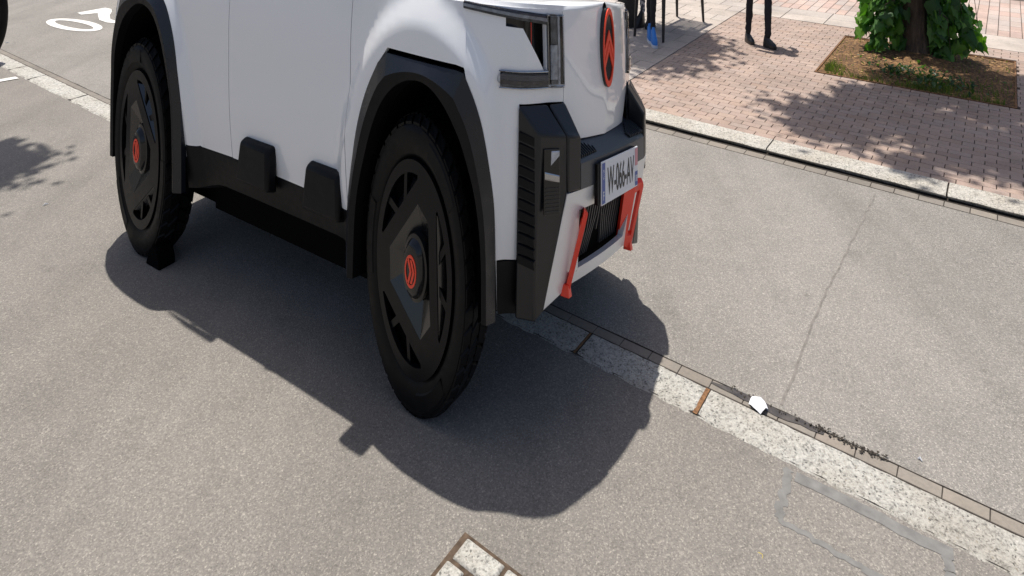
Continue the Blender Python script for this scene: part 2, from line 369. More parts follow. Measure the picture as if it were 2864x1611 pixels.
# ---- marks and repairs on the asphalt
def ribbon(name, pts, wd, w, mat, parent, jit=.0):
    L, R = [], []
    for i, (d, n) in enumerate(pts):
        a = pts[max(i - 1, 0)]; b = pts[min(i + 1, len(pts) - 1)]; t = (b[0] - a[0], b[1] - a[1]); q = math.hypot(*t) or 1
        k = (wd[i] if isinstance(wd, (list, tuple)) else wd) / 2; j = random.uniform(-jit, jit)
        L.append((n + t[0] / q * (k + j), d - t[1] / q * (k + j), w)); R.append((n - t[0] / q * (k - j), d + t[1] / q * (k - j), w))
    return MB().loft([L, R]).build(name, mat, parent, rxf)
def line_pts(a, b, k, jit=.0): return [(a[0] + (b[0] - a[0]) * i / k + random.gauss(0, jit), a[1] + (b[1] - a[1]) * i / k + random.gauss(0, jit)) for i in range(k + 1)]
ribbon('crack', [p for a, b in (((.97, 6.9), (1.0, 6.2)), ((1.0, 6.2), (1.045, 5.05)), ((1.045, 5.05), (1.03, 4.0))) for p in line_pts(a, b, 14, .004)], .013, .0022, 'crack', lane, .006)
for a, b, wd in (((.9, 3.62), (.87, 3.32), .05), ((.87, 3.32), (.52, 3.31), .035), ((.86, 3.60), (.2, 3.60), .075), ((.52, 3.31), (.1, 3.33), .045), ((.22, 3.58), (.2, 3.40), .05)):
    ribbon('tar_seal', line_pts(a, b, 16, .003), wd * .8, .0007 + random.uniform(0, .0005), 'tar_seal', road, .007)
tarp = [(1.42, 4.03), (-1.5, 4.03)]
ribbon('joint_line', line_pts((14, 3.952), (-2, 3.952), 160, .0015), .006, .0040, 'joint_dark', strip, .002)
wd = [.01, .03, .035, .03, .035, .038, .03, .04, .032, .02, .012]
ribbon('wet_gutter', line_pts((1.40, 3.925), (.80, 3.93), 10, .004), [.012, .03, .04, .05, .05, .052, .05, .05, .045, .04, .02], .0048, 'wet', strip, .006)
mb = MB()
for k in range(150):                                                    # crumbs of leaf litter along the gutter
    d = random.uniform(.5, .86) if k < 120 else random.uniform(.86, 1.35); n = 3.948 + random.gauss(0, .011); q = random.uniform(.004, .013); a = random.uniform(0, 6.28)
    mb.add([(n + q * math.cos(a + g), d + q * math.sin(a + g) * random.uniform(.5, 1.2), .0052 + random.uniform(0, .003)) for g in (0, 2.1, 4.2)], [(0, 1, 2)])
tag(mb.build('leaf_litter', 'joint_dark', None, rxf), 'dark crumbs of leaf litter lying in the wet gutter', 'litter', kind='stuff')
# painted 20 on the lane
def painted(name, outline, holes=()):
    V, F, B = tri(outline, holes, .12); mb = MB(); mb.add([(n, d, .0042) for d, n in V], F); return mb.build(name, 'road_paint', None, rxf)
c0 = (13.06, 5.215); ax = (.70, .10)
def ell(rx, ry, k=40, rot=.10):
    return [(c0[0] + rx * math.cos(t) * 1 + 0, c0[1] - rx * math.cos(t) * rot + ry * math.sin(t)) for t in [2 * math.pi * i / k for i in range(k)]]
mark = empty('road_marking', (*RW(13, 5.5), 0)); tag(mark, 'white painted number 20 on the lane behind the car', 'road marking')
def reparent(o, p): o.parent = p; o.matrix_parent_inverse = Matrix.Translation(-Vector(p.location)); return o
reparent(painted('digit', ell(.72, .255), [ell(.55, .125)]), mark)
two = [(13.93, 5.62), (13.72, 5.60), (13.60, 5.83), (13.35, 5.73), (13.05, 5.62), (12.75, 5.62), (12.5, 5.72), (12.42, 5.92), (12.52, 6.08), (12.72, 6.13), (12.74, 6.02), (12.62, 5.97), (12.58, 5.86), (12.7, 5.76), (12.95, 5.76), (13.25, 5.88), (13.5, 6.03), (13.72, 6.12), (13.92, 6.1)]
reparent(painted('digit', two), mark)
pl = MB().add([(3.36, 10.86, .0042), (3.6, 10.80, .0042), (3.6, 10.68, .0042), (3.36, 10.74, .0042), (1.4, 11.3, .0042), (1.4, 11.18, .0042)], [(0, 1, 2, 3), (4, 0, 3, 5)]).build('bay_line', 'road_paint', None, rxf)
tag(pl, 'short white parking bay line at the left edge', 'road marking')
# granite drain surround at the bottom edge
drain = MB().add([(1.60, 1.49, .0022), (2.42, 1.49, .0022), (2.42, 2.01, .0022), (1.60, 2.01, .0022)], [(0, 1, 2, 3)]).build('drain_surround', 'drain_joint', None, rxf)
tag(drain, 'square granite stone drain surround set in the asphalt at the bottom edge', 'drain')
for (n0, n1, d0, d1) in ((2.295, 2.408, 1.77, 1.985), (2.175, 2.283, 1.895, 1.995), (2.31, 2.408, 1.53, 1.758), (2.05, 2.163, 1.89, 1.995), (1.90, 2.04, 1.89, 1.995), (1.62, 1.88, 1.89, 1.99), (1.62, 1.73, 1.5, 1.88), (1.74, 2.30, 1.5, 1.62)):
    c = .012; w = .0075
    MB().hexa([(n0, d0, .001), (n1, d0, .001), (n1, d1, .001), (n0, d1, .001), (n0 + c, d0 + c, w), (n1 - c, d0 + c, w), (n1 - c, d1 - c, w), (n0 + c, d1 - c, w)]).build('stone', 'granite_drain', drain, rxf, bevel=.006)
gr = MB()
for k in range(9): gr.box(1.76 + .06 * k, 1.79 + .06 * k, 1.64, 1.87, .001, .006)
gr.build('grate', 'joint_dark', drain, rxf)

# ================================================================= THE CAR (u forward, v to its left, w up; near side v < 0)
TAU = .086                                                           # the body leans a little to the far side
car = empty('car', (-.05365, 4.51927, 0), rad(57.29 - 90))
tag(car, 'white compact electric concept car with black wheel arches and red tow hooks', 'car')
def cxf(u, v, w): return (u, v, S * (w - TAU * (v + .9)))
def wxf(u, v, w): return (u, v, S * w)
PLAN = [(-3.32, 0), (-3.32, -.35), (-3.31, -.60), (-3.24, -.74), (-3.06, -.84), (-2.72, -.882), (-2.2, -.882), (-1.6, -.872), (-1.0, -.872), (-.5, -.876), (0, -.874), (.25, -.858), (.40, -.82), (.50, -.775), (.575, -.71), (.612, -.62), (.640, -.52), (.680, -.42), (.715, -.25), (.735, 0)]
CV = []
for i in range(len(PLAN) - 1):
    p0 = PLAN[max(i - 1, 0)]; p1 = PLAN[i]; p2 = PLAN[i + 1]; p3 = PLAN[min(i + 2, len(PLAN) - 1)]
    for k in range(24):
        q = k / 24
        CV.append(tuple(.5 * (2 * p1[j] + (-p0[j] + p2[j]) * q + (2 * p0[j] - 5 * p1[j] + 4 * p2[j] - p3[j]) * q * q + (-p0[j] + 3 * p1[j] - 3 * p2[j] + p3[j]) * q ** 3) for j in (0, 1)))
CV.append(PLAN[-1]); SL = [0.]
for a, b in zip(CV, CV[1:]): SL.append(SL[-1] + math.hypot(b[0] - a[0], b[1] - a[1]))
def cpt(s):
    i = min(max(bisect.bisect_right(SL, s) - 1, 0), len(CV) - 2); q = (s - SL[i]) / (SL[i + 1] - SL[i]); a, b = CV[i], CV[i + 1]
    # smoothed outward normal
    a2, b2 = CV[max(i - 5, 0)], CV[min(i + 6, len(CV) - 1)]; L = math.hypot(b2[0] - a2[0], b2[1] - a2[1])
    return (a[0] + (b[0] - a[0]) * q, a[1] + (b[1] - a[1]) * q), ((b2[1] - a2[1]) / L, -(b2[0] - a2[0]) / L)
lo, hi = .6, SL[-1]
for _ in range(50):
    m_ = (lo + hi) / 2
    if cpt(m_)[0][0] < 0: lo = m_
    else: hi = m_
S0 = lo; SC = SL[-1] - S0                                           # sigma = arc length from the front axle; SC = nose centre
def sst(x): x = max(0, min(1, x)); return x * x * (3 - 2 * x)
def SF(sig, w, off=0, tuck=True):
    if sig > SC: u, v = SF(2 * SC - sig, w, off, tuck); return u, -v
    (u, v), (nx, ny) = cpt(sig + S0); k = sst((sig - .62) / .2); ww = w if tuck else max(w, .6)
    o = off - (1 - k) * (.03 * max(0, (.70 - ww) / .25) ** 2 + .028 * max(0, (ww - .82) / .2) ** 2) - k * .012 * ((ww - .87) / .16) ** 2
    for uc, R in ((.03, .60), (-2.68, .60)):
        r = math.hypot(u - uc, w - .36); o += .048 * max(0, min(1, (R + .075 - r) / .075)) * (1 - sst((u - .42) / .1))
    return u + nx * o, v + ny * o
def panel(name, outline, mat, holes=(), off=0, thick=.022, h=.035, sgn=-1, parent=car, smooth=35):
    V, F, B = tri(outline, holes, h); mb = MB(); vs = []
    for s_, w in V:
        u, v = SF(s_, w, off); vs.append((u, v * -sgn, w))
    n = len(vs); bk = {}
    for e in B:
        for i in e:
            if i not in bk:
                u, v = SF(V[i][0], V[i][1], off - thick); bk[i] = len(vs); vs.append((u, v * -sgn, V[i][1]))
    F2 = list(F) + [(a, bk[a], bk[b], b) for a, b in B]
    mb.add(vs, F2); return mb.build(name, mat, parent, cxf, smooth)
FO = [(-.49, .285), (-.49, .42), (-.458, .551), (-.400, .678), (-.328, .773), (-.235, .849), (-.168, .878), (.285, .870), (.326, .866), (.391, .80), (.434, .733), (.466, .626), (.48, .555), (.482, .438), (.482, .30)]
FI = [(-.41, .285), (-.393, .483), (-.319, .612), (-.222, .733), (-.117, .797), (.011, .83), (.132, .828), (.23, .789), (.307, .726), (.348, .669), (.398, .579), (.424, .462), (.424, .30)]
RO = [(-3.14, .30), (-3.14, .47), (-3.10, .66), (-3.02, .80), (-2.93, .89), (-2.80, .915), (-2.46, .915), (-2.342, .889), (-2.219, .772), (-2.145, .625), (-2.125, .471), (-2.125, .29)]
RI = [(-3.06, .30), (-3.04, .565), (-2.99, .69), (-2.867, .794), (-2.689, .854), (-2.584, .868), (-2.456, .851), (-2.358, .795), (-2.263, .678), (-2.21, .554), (-2.195, .40), (-2.195, .29)]
TOPW = 1.03
def chaikin(P, k=2):
    for _ in range(k):
        o = [P[0]]
        for a, b in zip(P, P[1:]): o += [(a[0] * .75 + b[0] * .25, a[1] * .75 + b[1] * .25), (a[0] * .25 + b[0] * .75, a[1] * .25 + b[1] * .75)]
        P = o + [P[-1]]
    return P
FO = chaikin(FO[:6]) + [FO[6], FO[7]] + chaikin(FO[8:]); FI = chaikin(FI); RO = chaikin(RO); RI = chaikin(RI)
S1, S2 = -1.66, -.502
HL_HOLE = [(.536, 1.006), (.536, .984), (.639, .982), (.769, .887), (.79, .862), (.79, 1.006)]
for sgn in (-1, 1):
    hh = .021 if sgn < 0 else .07
    fo_w = [(a, b + (.013 if .86 < b else 0)) for a, b in FO[1:-1]]
    fender = [(S2 + .003, .418)] + fo_w + [(.484, .436), (.64, .438), (.606, .806), (.912, .806), (.912, TOPW), (S2 + .003, TOPW)]
    panel('front_fender', fender, 'car_paint', [HL_HOLE], h=hh, sgn=sgn)
    panel('door', [(S1 + .003, .447), (S2 - .003, .438), (S2 - .003, TOPW), (S1 + .003, TOPW)], 'car_paint', h=hh * 1.6, sgn=sgn)
    rq = [(S1 - .003, .448), (S1 - .003, TOPW), (-SC * 0 - 3.55, TOPW), (-3.55, .45)] + [p for p in RO[1:-1]] + [(-2.125, .443)]
    panel('rear_quarter', rq, 'car_paint', h=hh * 1.4, sgn=sgn)
    # the seams between the panels are dark behind
    for s_ in (S1, S2): MB().loft([[(*[q * (1 if i == 0 else -sgn) for i, q in enumerate(SF(s_ + e, w, -.016))], w) for w in [.44 + .59 * k / 12 for k in range(13)]] for e in (-.03, .03)]).build('seam', 'seam_dark', car, cxf)
    # wheel arch claddings: faceted outer flange (greyer for sky reflection), blacker inner return, dark liner
    for nm, PO, PI, cen in (('front', FO, FI, (.0, .36)), ('rear', RO, RI, (-2.66, .36))):
        def cast(P, a):
            dx, dy = math.cos(a), math.sin(a); best = None
            for (x0, y0), (x1, y1) in zip(P, P[1:]):
                ex, ey = x1 - x0, y1 - y0; den = dx * ey - dy * ex
                if abs(den) < 1e-9: continue
                tt = ((x0 - cen[0]) * ey - (y0 - cen[1]) * ex) / den; q = ((x0 - cen[0]) * dy - (y0 - cen[1]) * dx) / den
                if -1e-4 <= q <= 1.0001 and tt > 0 and (best is None or tt < best): best = tt
            return (cen[0] + dx * best, cen[1] + dy * best) if best else None
        def ang(p):
            a = math.atan2(p[1] - cen[1], p[0] - cen[0]); return a if a > -1.5 else a + 2 * math.pi
        a0 = min(ang(PO[0]), ang(PI[0])); a1 = max(ang(PO[-1]), ang(PI[-1]))
        A = sorted(set([a0 + (a1 - a0) * k / 70 for k in range(71)] + [ang(p) for p in PO[1:-1]]), reverse=True)
        po = [cast(PO, a) for a in A]; pi = [cast(PI, a) for a in A]
        ok = [i for i in range(len(A)) if po[i] and pi[i]]; po = [po[i] for i in ok]; pi = [pi[i] for i in ok]
        po[0], pi[0], po[-1], pi[-1] = PO[0], PI[0], PO[-1], PI[-1]
        def row(P, off): return [(SF(s_, w, off, False)[0], SF(s_, w, off, False)[1] * -sgn, w) for s_, w in P]
        mid = [(a[0] * .42 + b[0] * .58, a[1] * .42 + b[1] * .58) for a, b in zip(po, pi)]
        wa = MB().loft([row(po, -.03), row(po, .004), row(mid, .040)]).build('wheel_arch', 'grey_plastic', car, cxf, 20)
        MB().loft([row(mid, .040), row(mid, .041), row(pi, .030), [(u, v + -sgn * .10, w) for u, v, w in row(pi, .02)]]).build('arch_lip', 'black_plastic', wa, cxf, 20)
        L = [(p[0], (-.885) * -sgn, p[1]) for p in pi]; L2 = [(p[0], -.55 * -sgn, p[1]) for p in pi]
        MB().loft([L, L2]).build('wheel_well', 'under_black', car, cxf)
        c2 = [(p[0], -.56 * -sgn, p[1]) for p in pi]; MB().add(c2, [tuple(range(len(c2)))]).build('wheel_well', 'under_black', car, cxf)
    # black lower skin: behind the front arch, under the fender tip, sill
    panel('lower_bumper', [(.486, .30), (.66, .30), (.638, .434), (.486, .432)], 'black_plastic', off=.0, h=.06, sgn=sgn)
    sill = []
    for k in range(25):
        s_ = -2.14 + (1.66) * k / 24; u, v = SF(s_, .447, -.004); ub, vb = SF(s_, .5, -.05)
        bot = .30 + .04 * sst((s_ + 2.15) / .35)
        sill.append([(u, (v + .02) * -sgn, .46), (u, v * -sgn, .446), (u, (v - .004) * -sgn, .435), (ub, (vb - .0) * -sgn, bot), (ub, -.55 * -sgn, bot - .03)])
    MB().loft(sill).build('sill', 'black_plastic', car, cxf, 30)
    for uL, uR in ((-1.525, -1.205), (-.885, -.565)):                    # two step pads on the sill
        y0, y1 = -.845 * -sgn, -.935 * -sgn; a = -.925 * -sgn
        p = [(uL, y0, .395), (uR + .015, y0, .395), (uR + .015, y0, .535), (uL + .02, y0, .535)]
        q = [(uL + .015, y1, .405), (uR + .02, y1, .405), (uR - .012, a * .985, .520), (uL + .03, a * .985, .520)]
        MB().prism(p, q).build('step_pad', 'black_plastic', car, cxf, 30, .022)
    # bumper corner block in two pieces, with louvres and a fog lamp
    m = -sgn
    fr = [(.68, -.70, .744), (.765, -.547, .738), (.765, -.548, .60), (.65, -.60, .316), (.648, -.695, .305)]
    bk = [(.572, -.735, .806), (.645, -.55, .805), (.655, -.50, .60), (.50, -.55, .318), (.55, -.735, .305)]
    blk = MB().prism([(u, v * m, w) for u, v, w in fr], [(u, v * m, w) for u, v, w in bk]).build('bumper_corner', 'bumper_plastic', car, cxf, 30, .012)
    fr = [(.767, -.543, .738), (.795, -.448, .732), (.795, -.448, .606), (.767, -.544, .604)]
    bk = [(.647, -.546, .805), (.684, -.425, .806), (.69, -.43, .606), (.66, -.50, .604)]
    MB().prism([(u, v * m, w) for u, v, w in fr], [(u, v * m, w) for u, v, w in bk]).build('bumper_inner_block', 'bumper_plastic', car, cxf, 30, .01)
    for k in range(12):
        w = .742 - .026 * k; u0, u1 = .582 - .002 * k * .5, .655
        MB().hexa([(u0, -.737 * m, w - .017), (u1, -.710 * m, w - .027), (u1, -.690 * m, w - .027), (u0, -.71 * m, w - .017), (u0, -.742 * m, w + .002), (u1, -.714 * m, w - .008), (u1, -.690 * m, w - .002), (u0, -.71 * m, w + .006)]).build('louvre', 'black_plastic', blk, cxf)
    def bf(q, w, o=0):                                                 # point on the block's front face
        return (.68 + .085 * q + .876 * o, (-.70 + .153 * q - .486 * o) * m, w)
    fog = MB().prism([bf(.17, .557, -.01), bf(.72, .557, -.01), bf(.72, .711, -.01), bf(.17, .711, -.01)], [bf(.17, .557, .002), bf(.72, .557, .002), bf(.72, .711, .002), bf(.17, .711, .002)]).build('fog_light', 'gloss_black', car, cxf, bevel=.003)
    MB().prism([bf(.19, .640, .002), bf(.70, .632, .002), bf(.70, .648, .002), bf(.19, .658, .002)], [bf(.20, .642, .005), bf(.69, .635, .005), bf(.69, .646, .005), bf(.20, .655, .005)]).build('lamp', 'chrome_grey', fog, cxf)
    MB().prism([bf(.40, .672, .002), bf(.70, .694, .002), bf(.70, .706, .002), bf(.42, .706, .002)], [bf(.43, .676, .005), bf(.69, .695, .005), bf(.69, .704, .005), bf(.44, .704, .005)]).build('lamp', 'lamp_pale', fog, cxf)
    for k in range(7): MB().prism([bf(.20, .564 + .009 * k, .001), bf(.69, .564 + .009 * k, .001), bf(.69, .567 + .009 * k, .001), bf(.20, .567 + .009 * k, .001)], [bf(.20, .564 + .009 * k, .004), bf(.69, .564 + .009 * k, .004), bf(.69, .567 + .009 * k, .004), bf(.20, .567 + .009 * k, .004)]).build('mesh_bar', 'grey_plastic', fog, cxf)
    # headlight: dark recess, three clear bars, a thin red line
    def sp(s_, w, o): u, v = SF(s_, w, o); return (u, v * m, w)
    N = 8
    rows = [[sp(.52 + .29 * i / N, w, -.055) for i in range(N + 1)] for w in (.84, .93, 1.02)]
    hl = MB().loft(rows).build('headlight', 'gloss_black', car, cxf)
    mb = MB()
    for (a, b) in zip(HL_HOLE, HL_HOLE[1:] + HL_HOLE[:1]): mb.add([sp(*a, -.018), sp(*b, -.018), sp(*b, -.058), sp(*a, -.058)], [(0, 1, 2, 3)])
    mb.build('housing', 'gloss_black', hl, cxf)
    MB().tube([sp(.712, 1.0, -.02), sp(.705, .935, -.02)], .0022, 6).build('red_line', 'signal_red', hl, cxf)
    def bar(nm, sa, sb, wa0, wa1, wb0, wb1, tip, o1=.018, K=10):
        rg, bb = [], []
        for i in range(K + 1):
            q = i / K; s_ = sa + (sb - sa) * q; w0 = wa0 + (wb0 - wa0) * q; w1 = wa1 + (wb1 - wa1) * q
            if tip and i == 0: c = (w0 + w1) / 2; w0, w1 = c - .006, c + .006
            rg.append([sp(s_, w0, -.004), sp(s_, w0 + (w1 - w0) * .08, o1 * .8), sp(s_, w0 + (w1 - w0) * .3, o1), sp(s_, w0 + (w1 - w0) * .85, o1), sp(s_, w1, o1 * .55), sp(s_, w1, -.004)])
            bb.append([sp(s_, w0 + (w1 - w0) * .12, .004), sp(s_, w0 + (w1 - w0) * .12, .010), sp(s_, w0 + (w1 - w0) * .88, .010), sp(s_, w0 + (w1 - w0) * .88, .004)])
        b = MB().loft(rg, True, True).build(nm, 'lamp_glass', hl, cxf, 30)
        return bb
    def strips(sa, sb, lo, hi, lst):  # coloured strips under the glass that paint its reflections and dark tones
        for f0, f1, mt, oo in lst:
            rr = []
            for i in range(9):
                q = i / 8; s_ = sa + (sb - sa) * q; w0 = lo[0] + (lo[1] - lo[0]) * q; h_ = hi[0] + (hi[1] - hi[0]) * q - w0
                rr.append([sp(s_, w0 + h_ * f0, .002), sp(s_, w0 + h_ * f0, oo), sp(s_, w0 + h_ * f1, oo), sp(s_, w0 + h_ * f1, .002)])
            MB().loft(rr, True, True).build('reflection_strip', mt, hl, cxf)
    bar('light_bar', .492, .795, .842, .883, .841, .880, True); strips(.506, .795, (.842, .841), (.883, .880), ((.05, .20, 'lamp_mid', .008), (.22, .46, 'lamp_brown', .010), (.48, .80, 'lamp_navy', .012), (.82, .95, 'gloss_black', .008)))
    bar('light_bar', .30, .80, 1.014, 1.034, .992, 1.018, False); strips(.30, .80, (1.014, .992), (1.034, 1.018), ((.04, .30, 'lamp_mid', .010), (.32, .62, 'lamp_pale', .012), (.64, .96, 'lamp_navy', .009)))
    for wq in (.8815, .8425): MB().tube([sp(.50 + .295 * i / 8, wq, .013) for i in range(9)], .0016, 4).build('highlight_line', 'chrome_grey', hl, cxf)  # thin bright lines added as highlights along the glass edges
    for wq in (.846, 1.017): MB().tube([sp(.80 + .108 * i / 4, wq, .016) for i in range(5)], .0016, 4).build('highlight_line', 'chrome_grey', hl, cxf)
    MB().tube([sp(.799, .846 + .17 * i / 4, .014) for i in range(5)], .0016, 4).build('highlight_line', 'chrome_grey', hl, cxf)
    rg = []; K = 6
    for i in range(K + 1):
        w = .842 + .178 * i / K
        rg.append([sp(.798, w, -.004), sp(.798, w, .012), sp(.815, w, .019), sp(.890, w, .019), sp(.910, w, .014), sp(.910, w, -.004)])
    MB().loft(rg, True, True).build('light_bar', 'lamp_glass', hl, cxf, 30)
    for a_, b_, mt, oo in ((.803, .822, 'gloss_black', .009), (.824, .868, 'lamp_mid', .008), (.870, .884, 'lamp_pale', .010), (.886, .907, 'gloss_black', .008)):  # upright bar: reflection tones painted as strips
        MB().loft([[sp(a_, w, .003), sp(a_, w, oo), sp(b_, w, oo), sp(b_, w, .003)] for w in (.850, .93, 1.014)], True, True).build('reflection_strip', mt, hl, cxf)
    MB().loft([[sp(.812, w, .0125), sp(.812, w, .016), sp(.862, w, .016), sp(.862, w, .0125)] for w in (.862, .90, .945)], True, True).build('reflection_strip', 'lamp_pale', hl, cxf)  # pale strip painting a reflection in the upright bar
# ---- nose panel and its emblem
nose = [(.916, TOPW), (.916, .806), (.935, .79), (1.02, .708), (SC, .702), (2 * SC - 1.02, .708), (2 * SC - .935, .79), (2 * SC - .916, .806), (2 * SC - .916, TOPW)]
panel('nose', nose, 'car_paint', h=.035)
EU = .735
def chev(a, th, xl, R=.95): return [(-xl, a - .62 * xl), (0, a), (xl, a - .62 * xl), (xl * 1.0, a - .62 * xl - th), (0, a - th), (-xl, a - .62 * xl - th)]
def face(mb, poly, f, o0, o1): n = len(poly); mb.prism([f(x, y, o0) for x, y in poly], [f(x, y, o1) for x, y in poly]); return mb
def ringm(f, r0, r1, o0, o1, k=40):
    A = [2 * math.pi * i / k for i in range(k)]
    return MB().loft([[f(r1 * math.cos(a), r1 * math.sin(a), o0) for a in A], [f(r1 * math.cos(a), r1 * math.sin(a), o1) for a in A], [f(r0 * math.cos(a), r0 * math.sin(a), o1) for a in A], [f(r0 * math.cos(a), r0 * math.sin(a), o0) for a in A]], True)
def fe(x, y, o): return (EU + o, x * .077, .933 + y * .106)
circ = [(math.cos(2 * math.pi * i / 40), math.sin(2 * math.pi * i / 40)) for i in range(40)]
em = face(MB(), circ, fe, -.02, .013).build('emblem', 'gloss_black', car, cxf, 40)
ringm(fe, .84, .985, .012, .019).build('ring', 'emblem_red', em, cxf, 40)
face(MB(), chev(.44, .235, .80), fe, .012, .018).build('chevron', 'emblem_red', em, cxf)
face(MB(), chev(.14, .235, .74), fe, .012, .018).build('chevron', 'emblem_red', em, cxf)
# ---- bonnet, rear deck, cabin (above the frame; they cast the shadow)
def halfw(u): return abs(SF(SOF(u), TOPW, 0)[1])
def SOF(u):
    a, b = -3.35, SC
    for _ in range(40):
        k = (a + b) / 2
        if cpt(k + S0)[0][0] < u: a = k
        else: b = k
    return a
def deck(name, us, crown, mat='car_paint'):
    rows = []
    for u in us:
        s_ = min(SOF(u), SC - .001); uu, vv = SF(s_, TOPW, 0); h = abs(vv)
        rows.append([(uu, h * x, TOPW - .004 + (.014 if abs(x) < .999 else 0) * 1 + crown * (1 - x * x)) for x in (-1, -.975, -.9, -.7, -.45, -.2, 0, .2, .45, .7, .9, .975, 1)])
    return MB().loft(rows).build(name, mat, car, cxf, 60)
deck('bonnet', [-.50, -.3, -.1, .1, .25, .36, .44, .50, .55, .59, .62, .64, .66, .675, .69, .70, .71, .72, .728, .733], .012)
deck('rear_deck', [-3.30, -3.2, -3.0, -2.6, -2.0, -1.4, -.9, -.505], .004)
rf = MB(); prof = [(-.62, 1.50), (-.70, 1.53), (-1.4, 1.545), (-2.1, 1.53), (-2.2, 1.50)]
rf.loft([[(u, v, w + .012 - .02 * (v / .68) ** 2) for v in (-.68, -.5, -.2, .2, .5, .68)] for u, w in prof] + [[(u, v, w - .03) for v in (-.68, -.5, -.2, .2, .5, .68)] for u, w in prof[::-1]])
rf.build('roof', 'car_paint', car, cxf, 40)
for s_ in (-1, 1):
    MB().add([(-.47, s_ * .82, 1.04), (-2.3, s_ * .82, 1.04), (-2.18, s_ * .68, 1.50), (-.63, s_ * .68, 1.50)], [(0, 1, 2, 3)]).build('side_window', 'window_glass', car, cxf)
    for u0, u1 in ((-.50, -.64), (-1.35, -1.35), (-2.3, -2.18)):
        MB().tube([(u0, s_ * .815, 1.03), (u1, s_ * .68, 1.51)], .035, 6).build('pillar', 'black_plastic', car, cxf)
    MB().tube([(-2.5, s_ * .74, 1.56), (-2.28, s_ * .745, 1.57), (-2.0, s_ * .74, 1.56)], [.008, .02, .028], 6).build('roof_rail', 'black_plastic', car, cxf)
    MB().tube([(-2.25, s_ * .745, 1.56), (-2.18, s_ * .67, 1.515)], .014, 6).build('roof_rail', 'black_plastic', car, cxf)
    mb = MB(); mb.loft([[(-.55 + x * .085, s_ * y, 1.12 + z * .06 * k) for x, z in ((-1, -.6), (-1, .6), (-.3, 1), (.7, .8), (1, 0), (.7, -.8), (-.3, -1))] for y, k in ((.78, .5), (.84, .9), (.90, 1), (.935, .75))], True, True)
    mb.build('mirror', 'black_plastic', car, cxf, 40)
MB().add([(-.42, -.80, 1.04), (-.42, .80, 1.04), (-.60, .67, 1.52), (-.60, -.67, 1.52)], [(0, 1, 2, 3)]).build('windscreen', 'window_glass', car, cxf)
MB().add([(-2.35, -.80, 1.04), (-2.35, .80, 1.04), (-2.2, .67, 1.52), (-2.2, -.67, 1.52)], [(0, 1, 2, 3)]).build('rear_window', 'window_glass', car, cxf)
MB().box(-3.15, -.46, -.545, .545, .20, .99).box(-.46, .44, -.545, .545, .30, .985).box(.44, .60, -.42, .42, .34, .99).build('underbody_light_block', 'under_black', car, cxf)  # solid dark boxes added inside the body to block light
MB().box(-2.12, -.56, -.66, .66, .215, .44).box(-1.9, -.7, -.78, .78, 1.0, 1.02).build('underbody_light_block', 'under_black', car, cxf)  # more dark boxes added to deepen the shade below and stop light above
MB().box(-1.30, -.8, -.66, .66, .8, 1.12).box(-2.2, -1.75, -.66, .66, .8, 1.15).build('seat', 'black_plastic', car, cxf)
# ---- shelf with vents, silver skid plate, grille, hooks, number plate
sec = lambda v: [(.66 - .02 * (v / .45) ** 2, .713), (.792 - .012 * (v / .45) ** 2, .677), (.804 - .012 * (v / .45) ** 2, .668), (.804 - .012 * (v / .45) ** 2, .606), (.66, .606)]
shelf = MB().loft([[(u, v, w) for u, w in sec(v)] for v in [-.446 + .892 * k / 12 for k in range(13)]], True, True).build('bumper_shelf', 'shelf_sky_plastic', car, cxf, 30)
for s_ in (-1, 1):
    for k in range(9):
        v = .432 - .024 * k; ln = min(1, (10.5 - k) / 7); e = .0015
        def q(t, dv): uu = .786 - .092 * ln * t; return (uu, s_ * (v + dv - .010 * t), .677 + (.792 - uu) * .2727 + e)
        MB().add([q(0, -.0065), q(0, .0065), q(1, .0065), q(1, -.0065)], [(0, 1, 2, 3)]).build('vent_slot_shade', 'under_black', shelf, cxf)  # flat black quad: the slot's shade painted on the shelf top
        MB().hexa([q(0, .0065), q(0, .010), q(1, .010), q(1, .0065)] + [(a_, b_, c_ + .006) for a_, b_, c_ in (q(0, .0065), q(0, .010), q(1, .010), q(1, .0065))]).build('vent_slat', 'shelf_sky_plastic', shelf, cxf)
def US(v, w): return .80 - .035 * (v / .55) ** 2 - .40 * (.603 - w)
so = [(-.548, .602), (.548, .602), (.60, .318), (.36, .35), (-.36, .35), (-.60, .318)]
go = [(-.40, .548), (.40, .548), (.31, .385), (-.31, .385)]
V, F, B = tri(so, [go], .04); vs = [(US(a, b), a, b) for a, b in V]; bk = {}
for e in B:
    for i in e:
        if i not in bk: bk[i] = len(vs); vs.append((US(*V[i]) - .035, V[i][0], V[i][1]))
skid = MB().add(vs, list(F) + [(a, bk[a], bk[b], b) for a, b in B]).build('skid_plate', 'silver', car, cxf, 35)
def UG(w): return .628 + .066 * (w - .385) / .163
grille = MB().add([(UG(b), a, b) for a, b in ((-.43, .56), (.43, .56), (.35, .37), (-.35, .37))], [(0, 1, 2, 3)]).build('grille', 'under_black', car, cxf)
for k in range(-11, 12):
    x0 = k * .034; sg = 1 if k >= 0 else -1
    kn = .50 - .011 * abs(k) if abs(k) > 0 else .46                     # the slats bend outward below a chevron line
    pts = [(x0, .546), (x0, kn), (x0 + sg * (kn - .39) * .62, .388)] if k else [(0, .546), (0, .44)]
    pts = [p for p in pts if abs(p[0]) < .40 - (.548 - p[1]) * .55 + .002]
    if len(pts) < 2: continue
    mb = MB()
    mb.loft([[(UG(b) + .002, a - .006, b), (UG(b) + .016, a - .005, b), (UG(b) + .016, a + .005, b), (UG(b) + .002, a + .006, b)] for a, b in pts], True, True); mb.build('grille_slat', 'slat_grey', grille, cxf)
